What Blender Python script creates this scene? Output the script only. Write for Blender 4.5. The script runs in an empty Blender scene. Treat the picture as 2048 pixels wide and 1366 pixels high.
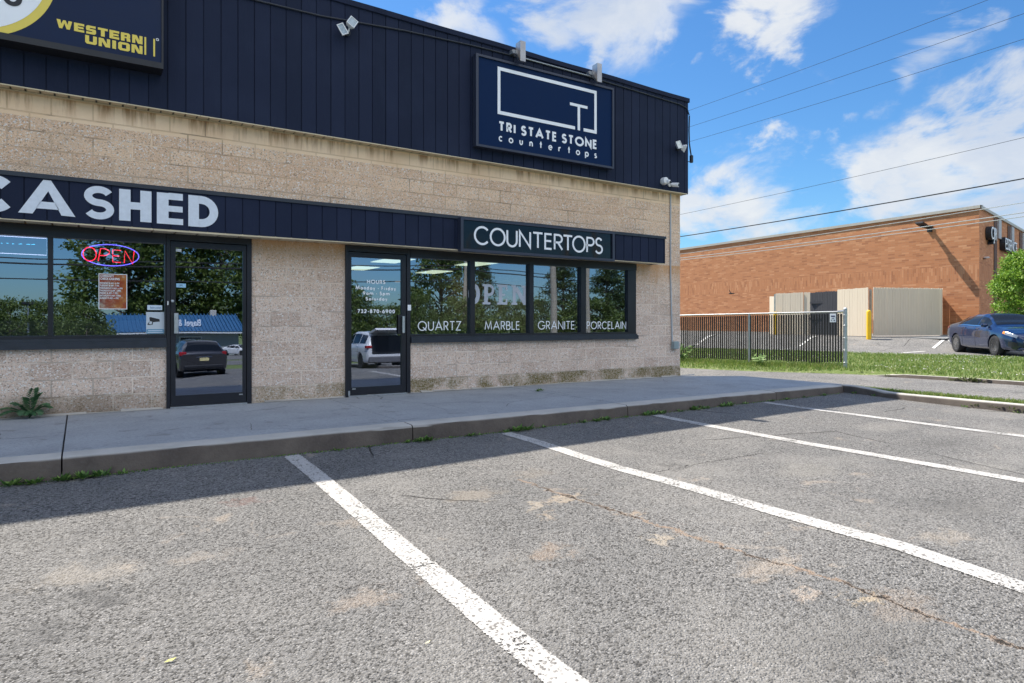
import bpy, math, random
from mathutils import Vector, Matrix, noise
R=math.radians
random.seed(7)
sc=bpy.context.scene
COL=sc.collection
# ------------------------------------------------------------------ camera
CAMH=1.073
cam=bpy.data.cameras.new('camera'); camo=bpy.data.objects.new('camera',cam); COL.objects.link(camo)
cam.sensor_width=36; cam.lens=23.256; cam.shift_y=-38/2048; cam.clip_end=3000; cam.clip_start=.05
camo.location=(0,0,CAMH); camo.rotation_euler=(R(90),0,-math.atan2(.547,.837))
sc.camera=camo
# ------------------------------------------------------------------ light
SUN=Vector((-1.15,3.57,5.6)).normalized()
sl=bpy.data.lights.new('sun','SUN'); sl.energy=5.0; sl.angle=R(.55); sl.color=(1,.93,.82)
so=bpy.data.objects.new('sun',sl); COL.objects.link(so); so.location=(-10,30,50)
so.rotation_euler=SUN.to_track_quat('Z','Y').to_euler()
vs=sc.view_settings; vs.view_transform='Standard'; vs.look='None'; vs.gamma=1; vs.exposure=.78; vs.use_curve_mapping=False
def pray(u,v): return Vector((724+.837*(u-1024),1107-.547*(u-1024),645-v))
W=bpy.data.worlds.new('World'); sc.world=W; W.use_nodes=True
def sky():
    nt=W.node_tree; N=nt.nodes; L=nt.links; N.clear()
    def nd(t,**k):
        n=N.new(t)
        for a,b in k.items(): setattr(n,a,b)
        return n
    def mth(op,a,b=None,c=None,cl=False):
        n=nd('ShaderNodeMath',operation=op); n.use_clamp=cl
        for i,q in enumerate((a,b,c)):
            if q is None: continue
            if isinstance(q,(int,float)): n.inputs[i].default_value=q
            else: L.new(q,n.inputs[i])
        return n.outputs[0]
    out=nd('ShaderNodeOutputWorld'); bg=nd('ShaderNodeBackground'); bg.inputs[1].default_value=.15
    st=nd('ShaderNodeTexSky',sky_type='NISHITA',sun_disc=False); st.sun_elevation=math.asin(SUN.z); st.sun_rotation=math.atan2(SUN.x,SUN.y)
    st.air_density=1.15; st.dust_density=.35; st.ozone_density=2.2; st.altitude=50
    tc=nd('ShaderNodeTexCoord'); g=tc.outputs['Generated']
    # wind-torn cloud noise
    n1=nd('ShaderNodeTexNoise'); n1.inputs['Scale'].default_value=5.5; n1.inputs['Detail'].default_value=8; n1.inputs['Roughness'].default_value=.6; n1.inputs['Distortion'].default_value=.35
    mp=nd('ShaderNodeMapping'); mp.inputs['Scale'].default_value=(1,1,1.9); L.new(g,mp.inputs[0]); L.new(mp.outputs[0],n1.inputs[0])
    n2=nd('ShaderNodeTexNoise'); n2.inputs['Scale'].default_value=2.6; n2.inputs['Detail'].default_value=3; L.new(g,n2.inputs[0])
    # domain warp for blobs
    w=nd('ShaderNodeVectorMath',operation='SUBTRACT'); L.new(n1.outputs['Color'],w.inputs[0]); w.inputs[1].default_value=(.5,.5,.5)
    w2=nd('ShaderNodeVectorMath',operation='SCALE'); L.new(w.outputs[0],w2.inputs[0]); w2.inputs['Scale'].default_value=.27
    w3=nd('ShaderNodeVectorMath',operation='ADD'); L.new(g,w3.inputs[0]); L.new(w2.outputs[0],w3.inputs[1])
    blobs=[(1985,215,85,1.35),(1900,290,100,1.4),(2010,310,110,1.4),(1800,330,95,1.35),(1720,375,80,1.3),(1900,370,100,1.3),(2060,250,100,1.3),(2030,400,90,1.1),(1800,400,70,1.1),
           (1495,70,65,1.3),(1560,20,85,1.35),(1600,80,60,.5),(1250,0,130,1.25),(1120,20,85,1.1),(1200,80,60,1.05),(1180,130,40,.9),(1330,60,60,.9),(910,30,90,1.05),(980,60,40,.5),(1385,110,35,.7),(1320,20,60,.9),
           (1690,205,35,.7),(1760,180,40,.7),(1840,110,45,.7),(1900,60,60,.8),(1960,30,40,.7),(1560,300,40,.85),(1640,280,40,.8),(1650,330,40,.8),(1480,415,85,1.2),(1400,425,65,1.15),(1560,430,60,.9),(1980,150,30,.5),(1700,130,25,.4)]
    acc=None
    for (u,v,r,wt) in blobs:
        d=pray(u,v); ln=d.length; c=d.normalized()
        vd=nd('ShaderNodeVectorMath',operation='DISTANCE'); L.new(w3.outputs[0],vd.inputs[0]); vd.inputs[1].default_value=c
        mr=nd('ShaderNodeMapRange',interpolation_type='SMOOTHSTEP'); L.new(vd.outputs['Value'],mr.inputs[0]); mr.inputs[1].default_value=0; mr.inputs[2].default_value=1.55*r/ln; mr.inputs[3].default_value=wt; mr.inputs[4].default_value=0
        acc=mr.outputs[0] if acc is None else mth('MAXIMUM',acc,mr.outputs[0])
    base=mth('MULTIPLY',mth('SUBTRACT',n2.outputs[0],.56),2.2)
    base=mth('MAXIMUM',base,0)
    tot=mth('ADD',acc,mth('MULTIPLY',base,.6))
    edge=mth('ADD',tot,mth('MULTIPLY',mth('SUBTRACT',n1.outputs[0],.5),1.7))
    ms=nd('ShaderNodeMapRange',interpolation_type='SMOOTHSTEP'); L.new(edge,ms.inputs[0]); ms.inputs[1].default_value=.16; ms.inputs[2].default_value=1.15
    mask=mth('MULTIPLY',ms.outputs[0],.93)
    # brightness inside clouds : thick parts get bluish-grey undersides
    shd=nd('ShaderNodeTexNoise'); shd.inputs['Scale'].default_value=4.5; shd.inputs['Detail'].default_value=5; L.new(w3.outputs[0],shd.inputs[0])
    cr=nd('ShaderNodeValToRGB'); cr.color_ramp.elements[0].position=.36; cr.color_ramp.elements[0].color=(2.4,2.7,3.2,1); cr.color_ramp.elements[1].position=.58; cr.color_ramp.elements[1].color=(3.3,3.4,3.5,1)
    L.new(shd.outputs[0],cr.inputs[0])
    sat=nd('ShaderNodeHueSaturation'); sat.inputs['Saturation'].default_value=1.12; sat.inputs['Value'].default_value=1.0; L.new(st.outputs[0],sat.inputs['Color'])
    gr=nd('ShaderNodeMix',data_type='RGBA',blend_type='MULTIPLY'); gr.inputs[0].default_value=1; L.new(sat.outputs[0],gr.inputs[6]); gr.inputs[7].default_value=(.31,.48,.62,1)
    mx=nd('ShaderNodeMix',data_type='RGBA'); L.new(mask,mx.inputs[0]); L.new(gr.outputs[2],mx.inputs[6]); L.new(cr.outputs[0],mx.inputs[7])
    # added unseen cloud bank behind camera, lights shaded wall (above what the windows mirror)
    sp=nd('ShaderNodeSeparateXYZ'); L.new(g,sp.inputs[0])
    def ss(x,a,b):
        q=nd('ShaderNodeMapRange',interpolation_type='SMOOTHSTEP'); L.new(x,q.inputs[0]); q.inputs[1].default_value=a; q.inputs[2].default_value=b; return q.outputs[0]
    hia=mth('MULTIPLY',ss(sp.outputs[2],.2,.36),ss(mth('ADD',mth('MULTIPLY',sp.outputs[1],-.8),mth('MULTIPLY',sp.outputs[2],.35)),.34,.56))
    n3=nd('ShaderNodeTexNoise'); n3.inputs['Scale'].default_value=3.2; n3.inputs['Detail'].default_value=6; L.new(w3.outputs[0],n3.inputs[0])
    dk=nd('ShaderNodeMapRange',interpolation_type='SMOOTHSTEP'); L.new(n3.outputs[0],dk.inputs[0]); dk.inputs[1].default_value=.36; dk.inputs[2].default_value=.52
    dm=mth('MULTIPLY',hia,dk.outputs[0])
    m2=nd('ShaderNodeMix',data_type='RGBA'); L.new(dm,m2.inputs[0]); L.new(mx.outputs[2],m2.inputs[6]); m2.inputs[7].default_value=(6.1,6.2,6.6,1)
    L.new(m2.outputs[2],bg.inputs[0]); L.new(bg.outputs[0],out.inputs[0])
sky()
# ------------------------------------------------------------------ helpers
class NT:
    def __init__(s,name):
        s.m=bpy.data.materials.new(name); s.m.use_nodes=True; s.t=s.m.node_tree; s.N=s.t.nodes; s.L=s.t.links
        s.p=s.N['Principled BSDF']; s.out=s.N['Material Output']
    def n(s,t,ins=None,**k):
        x=s.N.new(t)
        for a,b in k.items(): setattr(x,a,b)
        for a,b in (ins or {}).items():
            if hasattr(b,'is_output'): s.L.new(b,x.inputs[a])
            else: x.inputs[a].default_value=b
        return x
    def math(s,op,a,b=0,c=0,cl=False):
        x=s.n('ShaderNodeMath',{0:a,1:b,2:c},operation=op); x.use_clamp=cl; return x.outputs[0]
    def mix(s,f,a,b,bt='MIX'):
        x=s.n('ShaderNodeMix',data_type='RGBA',blend_type=bt)
        for i,q in ((0,f),(6,a),(7,b)):
            if hasattr(q,'is_output'): s.L.new(q,x.inputs[i])
            else: x.inputs[i].default_value=(q if i==0 else (tuple(q)+(1,) if len(q)==3 else q))
        return x.outputs[2]
    def ramp(s,f,pts):
        x=s.n('ShaderNodeValToRGB',{0:f}); e=x.color_ramp.elements
        while len(e)<len(pts): e.new(.5)
        for i,(p,c) in enumerate(pts):
            e[i].position=p; e[i].color=(c,c,c,1) if isinstance(c,(int,float)) else tuple(c)+(1,)
        return x.outputs[0]
    def mr(s,f,a,b,c=0.,d=1.): return s.n('ShaderNodeMapRange',{0:f,1:a,2:b,3:c,4:d}).outputs[0]
    def obj(s): return s.n('ShaderNodeTexCoord').outputs['Object']
    def noise(s,v,sc,det=4,ro=.55,dist=0): return s.n('ShaderNodeTexNoise',{'Vector':v,'Scale':sc,'Detail':det,'Roughness':ro,'Distortion':dist}).outputs[0]
    def vor(s,v,sc,feat='F1'): return s.n('ShaderNodeTexVoronoi',{'Vector':v,'Scale':sc},feature=feat)
    def sep(s,v): return s.n('ShaderNodeSeparateXYZ',{0:v}).outputs
    def comb(s,x,y,z=0): return s.n('ShaderNodeCombineXYZ',{0:x,1:y,2:z}).outputs[0]
    def base(s,c):
        if hasattr(c,'is_output'): s.L.new(c,s.p.inputs['Base Color'])
        else: s.p.inputs['Base Color'].default_value=tuple(c)+(1,)
    def rough(s,c):
        if hasattr(c,'is_output'): s.L.new(c,s.p.inputs['Roughness'])
        else: s.p.inputs['Roughness'].default_value=c
    def bump(s,h,st=.3,d=.01):
        b=s.n('ShaderNodeBump',{'Height':h,'Strength':st,'Distance':d}); s.L.new(b.outputs[0],s.p.inputs['Normal'])
def mat(name,col,rough=.6,metal=0,var=.12,vs=6,bump=0,bs=60,spec=.5,emit=None,es=1,coat=0):
    t=NT(name); c=Vector(col)
    v=t.obj(); n=t.noise(v,vs)
    t.base(t.mix(n,c*(1-var*1.6),[min(1,q*(1+var*1.6)) for q in c]))
    t.rough(t.mr(n,.3,.7,rough*.85,min(1,rough*1.15))); t.p.inputs['Metallic'].default_value=metal
    t.p.inputs['Specular IOR Level'].default_value=spec
    if coat: t.p.inputs['Coat Weight'].default_value=coat; t.p.inputs['Coat Roughness'].default_value=.03
    if bump: t.bump(t.noise(v,bs,3),bump,.004)
    if emit: t.p.inputs['Emission Color'].default_value=tuple(emit)+(1,); t.p.inputs['Emission Strength'].default_value=es
    return t.m
class MB:
    def __init__(s): s.v=[]; s.f=[]; s.sm=False
    def add(s,vs,fs):
        k=len(s.v); s.v+= [tuple(q) for q in vs]; s.f+=[tuple(i+k for i in f) for f in fs]; return s
    def box(s,x0,x1,y0,y1,z0,z1,M=None):
        if x0>x1:x0,x1=x1,x0
        if y0>y1:y0,y1=y1,y0
        vs=[Vector((x,y,z)) for z in (z0,z1) for y in (y0,y1) for x in (x0,x1)]
        if M is not None: vs=[M@q for q in vs]
        return s.add(vs,[(0,2,3,1),(4,5,7,6),(0,1,5,4),(2,6,7,3),(0,4,6,2),(1,3,7,5)])
    def bbox(s,x0,x1,y0,y1,z0,z1,b=.01,M=None):
        # box with bevelled (chamfered) edges
        vs=[];
        X=(x0,x1);Y=(y0,y1);Z=(z0,z1); sx=(1,-1)
        idx={}
        for i in (0,1):
            for j in (0,1):
                for k in (0,1):
                    for a in range(3):
                        p=[X[i]+sx[i]*b*(a!=0),Y[j]+sx[j]*b*(a!=1),Z[k]+sx[k]*b*(a!=2)]
                        idx[i,j,k,a]=len(vs); vs.append(Vector(p))
        F=[]
        for i in (0,1):
            q=[idx[i,0,0,0],idx[i,1,0,0],idx[i,1,1,0],idx[i,0,1,0]]; F.append(q if i else q[::-1])
            q=[idx[0,i,0,1],idx[0,i,1,1],idx[1,i,1,1],idx[1,i,0,1]]; F.append(q if i else q[::-1])
            q=[idx[0,0,i,2],idx[1,0,i,2],idx[1,1,i,2],idx[0,1,i,2]]; F.append(q if i else q[::-1])
        for i in (0,1):
            for j in (0,1):
                F.append([idx[i,j,0,0],idx[i,j,1,0],idx[i,j,1,1],idx[i,j,0,1]])
                F.append([idx[i,0,j,0],idx[i,1,j,0],idx[i,1,j,2],idx[i,0,j,2]])
                F.append([idx[0,i,j,1],idx[1,i,j,1],idx[1,i,j,2],idx[0,i,j,2]])
                for k in (0,1): F.append([idx[i,j,k,0],idx[i,j,k,1],idx[i,j,k,2]])
        if M is not None: vs=[M@q for q in vs]
        return s.add(vs,F)
    def quad(s,a,b,c,d): return s.add([a,b,c,d],[(0,1,2,3)])
    def tube(s,pts,r,n=8,caps=True):
        pts=[Vector(p) for p in pts]; rings=[]; up=Vector((0,0,1))
        for i,p in enumerate(pts):
            a=pts[max(0,i-1)]; b=pts[min(len(pts)-1,i+1)]; d=(b-a).normalized()
            u=d.cross(up);
            if u.length<.01: u=d.cross(Vector((1,0,0)))
            u.normalize(); w=u.cross(d).normalized(); rr=r[i] if isinstance(r,(list,tuple)) else r
            rings.append([p+u*rr*math.cos(t*2*math.pi/n)+w*rr*math.sin(t*2*math.pi/n) for t in range(n)])
        vs=[q for g in rings for q in g]; fs=[]
        for i in range(len(pts)-1):
            for j in range(n): fs.append((i*n+j,i*n+(j+1)%n,(i+1)*n+(j+1)%n,(i+1)*n+j))
        if caps: fs+= [tuple(range(n))[::-1],tuple(range((len(pts)-1)*n,len(pts)*n))]
        return s.add(vs,fs)
    def lathe(s,prof,n=24,M=None,closed=False):
        vs=[]
        for (r,z) in prof:
            for j in range(n): vs.append(Vector((r*math.cos(j*2*math.pi/n),r*math.sin(j*2*math.pi/n),z)))
        if M is not None: vs=[M@q for q in vs]
        fs=[]; m=len(prof)
        for i in range(m if closed else m-1):
            k=(i+1)%m
            for j in range(n): fs.append((i*n+j,i*n+(j+1)%n,k*n+(j+1)%n,k*n+j))
        if not closed:
            if prof[0][0]>1e-6: fs.append(tuple(range(n))[::-1])
            if prof[-1][0]>1e-6: fs.append(tuple(range((m-1)*n,m*n)))
        return s.add(vs,fs)
    def prism(s,poly,f0,f1):
        n=len(poly); vs=[f0(p) for p in poly]+[f1(p) for p in poly]
        return s.add(vs,[tuple(range(n))[::-1],tuple(range(n,2*n))]+[(i,(i+1)%n,n+(i+1)%n,n+i) for i in range(n)])
    def grid(s,fn,nu,nv):
        vs=[fn(i/nu,j/nv) for j in range(nv+1) for i in range(nu+1)]
        return s.add(vs,[(j*(nu+1)+i,j*(nu+1)+i+1,(j+1)*(nu+1)+i+1,(j+1)*(nu+1)+i) for j in range(nv) for i in range(nu)])
    def build(s,name,m,parent=None,smooth=False,fix=True):
        me=bpy.data.meshes.new(name); me.from_pydata(s.v,[],s.f); me.validate()
        if fix:
            import bmesh
            b=bmesh.new(); b.from_mesh(me); bmesh.ops.recalc_face_normals(b,faces=b.faces); b.to_mesh(me); b.free()
        if smooth:
            for p in me.polygons: p.use_smooth=True
            if smooth!='all': me.set_sharp_from_angle(angle=R(38))
        me.materials.append(m)
        o=bpy.data.objects.new(name,me); COL.objects.link(o)
        if parent is not None:
            o.parent=parent
            if parent.parent is None and parent.type=='EMPTY' and not parent.get('_local'): o.location=-Vector(parent.location)
        return o
def tag(o,label=None,cat=None,group=None,kind=None):
    for k,v in (('label',label),('category',cat),('group',group),('kind',kind)):
        if v: o[k]=v
    return o
def thing(name,loc,label,cat,group=None,local=False,rz=0):
    o=bpy.data.objects.new(name,None); COL.objects.link(o); o.location=loc; o.rotation_euler.z=rz; o.empty_display_size=.2
    if local: o['_local']=1
    return tag(o,label,cat,group)
def struct(name,mb,m,**k): return tag(mb.build(name,m,**k),kind='structure')
def copy_tree(o,parent=None):
    c=o.copy(); COL.objects.link(c)
    if parent is not None: c.parent=parent
    for ch in list(o.children): copy_tree(ch,c)
    return c
def lerp(a,b,t): return a+(b-a)*t
def interp(x,P):
    if x<=P[0][0]: return P[0][1]
    for (a,b),(c,d) in zip(P,P[1:]):
        if x<=c: return b+(d-b)*(x-a)/(c-a)
    return P[-1][1]
def sstep(t): t=max(0,min(1,t)); return t*t*(3-2*t)
# ------------------------------------------------------------------ stroke lettering
def arc(cx,cy,rx,ry,a0,a1,n=None):
    n=n or max(3,int(abs(a1-a0)/11)); return [(cx+rx*math.cos(R(a0+(a1-a0)*i/n)),cy+ry*math.sin(R(a0+(a1-a0)*i/n))) for i in range(n+1)]
O_=arc(.5,.5,.5,.5,90,450)
GL={
'A':(.86,[[(0,0),(.5,1),(1,0)],[(.17,.33),(.83,.33)]]),
'B':(.58,[[(0,0),(0,1),(.5,1)]+arc(.5,.765,.38,.235,90,-90)+[(0,.53)],[(0,.53),(.52,.53)]+arc(.55,.265,.45,.265,90,-90)+[(0,0)]]),
'C':(.86,[arc(.56,.5,.56,.5,42,318)]),
'D':(.78,[[(0,0),(0,1),(.4,1)]+arc(.4,.5,.6,.5,90,-90)+[(0,0)]]),
'E':(.5,[[(1,1),(0,1),(0,0),(1,0)],[(0,.53),(.92,.53)]]),
'F':(.48,[[(1,1),(0,1),(0,0)],[(0,.53),(.9,.53)]]),
'G':(.98,[arc(.52,.5,.52,.5,42,355)+[(.6,.46)]]),
'H':(.68,[[(0,0),(0,1)],[(1,0),(1,1)],[(0,.52),(1,.52)]]),
'I':(.0,[[(.5,0),(.5,1)]]),
'J':(.4,[[(1,1),(1,.25)]+arc(.5,.25,.5,.25,0,-160)]),
'K':(.6,[[(0,0),(0,1)],[(.95,1),(.05,.45),(1,0)]]),
'L':(.46,[[(0,1),(0,0),(1,0)]]),
'M':(.92,[[(0,0),(.14,1),(.5,.12),(.86,1),(1,0)]]),
'N':(.74,[[(0,0),(0,1),(1,0),(1,1)]]),
'O':(1.,[O_]),
'P':(.54,[[(0,0),(0,1),(.5,1)]+arc(.5,.74,.5,.26,90,-90)+[(0,.48)]]),
'Q':(1.,[O_,[(.58,.35),(1.0,-.04)]]),
'R':(.56,[[(0,0),(0,1),(.5,1)]+arc(.5,.74,.46,.26,90,-90)+[(0,.48)],[(.42,.48),(1,0)]]),
'S':(.56,[arc(.5,.76,.42,.24,25,270)+arc(.5,.26,.5,.26,90,-155)[1:]]),
'T':(.62,[[(0,1),(1,1)],[(.5,1),(.5,0)]]),
'U':(.66,[[(0,1),(0,.34)]+arc(.5,.34,.5,.34,180,360)+[(1,1)]]),
'W':(1.2,[[(0,1),(.24,0),(.5,.9),(.76,0),(1,1)]]),
'X':(.6,[[(0,0),(1,1)],[(0,1),(1,0)]]),
'Y':(.6,[[(0,1),(.5,.45),(1,1)],[(.5,.45),(.5,0)]]),
'Z':(.6,[[(0,1),(1,1),(0,0),(1,0)]]),
'-':(.3,[[(0,.36),(1,.36)]]),' ':(.22,[]),
'a':(.56,[arc(.5,.3,.5,.3,0,360),[(1,.62),(1,0)]]),
'c':(.48,[arc(.55,.31,.55,.31,45,315)]),
'd':(.56,[arc(.5,.3,.5,.3,0,360),[(1,1.05),(1,0)]]),
'e':(.56,[[(.02,.33),(.98,.33)]+arc(.5,.31,.5,.31,8,315)]),
'g':(.56,[arc(.5,.3,.5,.3,0,360),[(1,.62),(1,-.1)]+arc(.5,-.1,.5,.2,0,-155)]),
'i':(.0,[[(.5,.62),(.5,0)],[(.5,.86),(.5,.94)]]),
'm':(.86,[[(0,0),(0,.62)],[(0,.38)]+arc(.25,.38,.25,.24,180,0)+[(.5,0)],[(.5,.38)]+arc(.75,.38,.25,.24,180,0)+[(1,0)]]),
'n':(.46,[[(0,0),(0,.62)],[(0,.36)]+arc(.5,.36,.5,.26,180,0)+[(1,0)]]),
'o':(.6,[arc(.5,.31,.5,.31,90,450)]),
'p':(.56,[arc(.5,.3,.5,.3,180,540),[(0,.62),(0,-.34)]]),
'r':(.26,[[(0,0),(0,.62)],[(0,.34)]+arc(.75,.3,.75,.3,170,80)]),
's':(.34,[arc(.5,.46,.42,.15,30,270)+arc(.5,.155,.5,.155,90,-150)[1:]]),
't':(.3,[[(.5,0),(.5,.95)],[(0,.62),(1,.62)]]),
'u':(.46,[[(0,.62),(0,.26)]+arc(.5,.26,.5,.26,180,360)+[(1,.62)]]),
'y':(.5,[[(0,.62),(.52,.04)],[(1,.62),(.3,-.34)]]),
'0':(.52,[O_]),
'2':(.52,[arc(.5,.72,.46,.28,165,-35)+[(0,0),(1,0)]]),
'3':(.48,[arc(.48,.76,.42,.24,150,-80)+arc(.46,.26,.5,.26,80,-150)[0:]]),
'5':(.5,[[(.92,1),(.22,1),(.1,.55)]+arc(.46,.31,.5,.31,120,-150)]),
'6':(.54,[[(.62,1),(.1,.45)],arc(.5,.31,.5,.31,90,450)]),
'7':(.52,[[(0,1),(1,1),(.35,0)]]),
'8':(.5,[arc(.5,.76,.4,.24,90,450),arc(.5,.27,.5,.27,90,450)]),
'9':(.54,[[(.38,0),(.92,.55)],arc(.5,.69,.5,.31,90,450)]),
}
def ribbon(pts,w,closed):
    n=len(pts); L=[];Rr=[]
    P=[Vector((p[0],p[1])) for p in pts]
    for i in range(n):
        a=P[i-1] if (i>0 or closed) else None; b=P[(i+1)%n] if (i<n-1 or closed) else None
        d1=(P[i]-a).normalized() if a is not None and (P[i]-a).length>1e-9 else None
        d2=(b-P[i]).normalized() if b is not None and (b-P[i]).length>1e-9 else None
        if d1 is None: d1=d2
        if d2 is None: d2=d1
        n1=Vector((-d1.y,d1.x)); n2=Vector((-d2.y,d2.x)); m=n1+n2
        m=n1 if m.length<.2 else m.normalized(); k=min(2.6,1/max(.3,m.dot(n1)))
        L.append(P[i]+m*w/2*k); Rr.append(P[i]-m*w/2*k)
    return L,Rr
def stroke_text(mb,txt,x0,x1,z0,z1,y,w,gap=.14,dep=.004,sx=1,widths=None,only_h=False,slant=0):
    """letters on the plane y, facing -y; cap height z1-z0, fitted between x0 and x1"""
    h=z1-z0
    nat=[(GL[c][0]*h*(1)+ (w if GL[c][0]<.01 else 0)) for c in txt]
    tot=sum(nat)+gap*h*(len(txt)-1)
    k=(x1-x0)/tot if x1 is not None else 1
    x=x0; q=0
    for i,c in enumerate(txt):
        wd=nat[i]*k
        for path in GL[c][1]:
            cl=len(path)>3 and (abs(path[0][0]-path[-1][0])+abs(path[0][1]-path[-1][1])<1e-6)
            pp=[(x+w/2+px*max(0,wd-w) if GL[c][0]>.01 else x+wd/2, z0+w/2+pz*(h-w)) for px,pz in path]
            if slant: pp=[(a+(b-z0)*slant,b) for a,b in pp]
            if cl: pp=pp[:-1]
            # drop dupes
            p2=[pp[0]]
            for p in pp[1:]:
                if abs(p[0]-p2[-1][0])+abs(p[1]-p2[-1][1])>1e-5: p2.append(p)
            Lp,Rp=ribbon(p2,w,cl); n=len(p2); yy=y-dep-q*.0006; q=(q+1)%4
            vs=[(a.x,yy,a.y) for a in Lp]+[(a.x,yy,a.y) for a in Rp]+[(a.x,y,a.y) for a in Lp]+[(a.x,y,a.y) for a in Rp]
            fs=[]
            for j in range(n if cl else n-1):
                e=(j+1)%n
                fs+=[(j,e,n+e,n+j),(j,2*n+j,2*n+e,e),(n+j,n+e,3*n+e,3*n+j)]
            if not cl: fs+=[(0,n,3*n,2*n),(n-1,3*n-1,4*n-1,2*n-1)]
            mb.add(vs,fs)
        x+=wd+gap*h*k
    return mb
def font_mesh(txt,size,x,y,z,m,name,parent,align='CENTER',M=None,dep=.001,bold=0,width=None):
    cu=bpy.data.curves.new('t','FONT'); cu.body=txt; cu.size=size; cu.align_x=align; cu.extrude=dep; cu.offset=bold; cu.space_line=1.05
    o=bpy.data.objects.new('t',cu); COL.objects.link(o)
    dg=bpy.context.evaluated_depsgraph_get(); me=bpy.data.meshes.new_from_object(o.evaluated_get(dg))
    bpy.data.objects.remove(o)
    if width:
        xs=[v.co.x for v in me.vertices]; k=width/(max(xs)-min(xs))
        me.transform(Matrix.Diagonal((k,1,1,1)))
    me.transform((M if M is not None else Matrix.Translation((x,y,z))@Matrix.Rotation(R(90),4,'X')))
    me.name=name; me.materials.clear(); me.materials.append(m)
    ob=bpy.data.objects.new(name,me); COL.objects.link(ob)
    if parent is not None:
        ob.parent=parent
        if parent.parent is None and parent.type=='EMPTY' and not parent.get('_local'): ob.location=-Vector(parent.location)
    return ob
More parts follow.
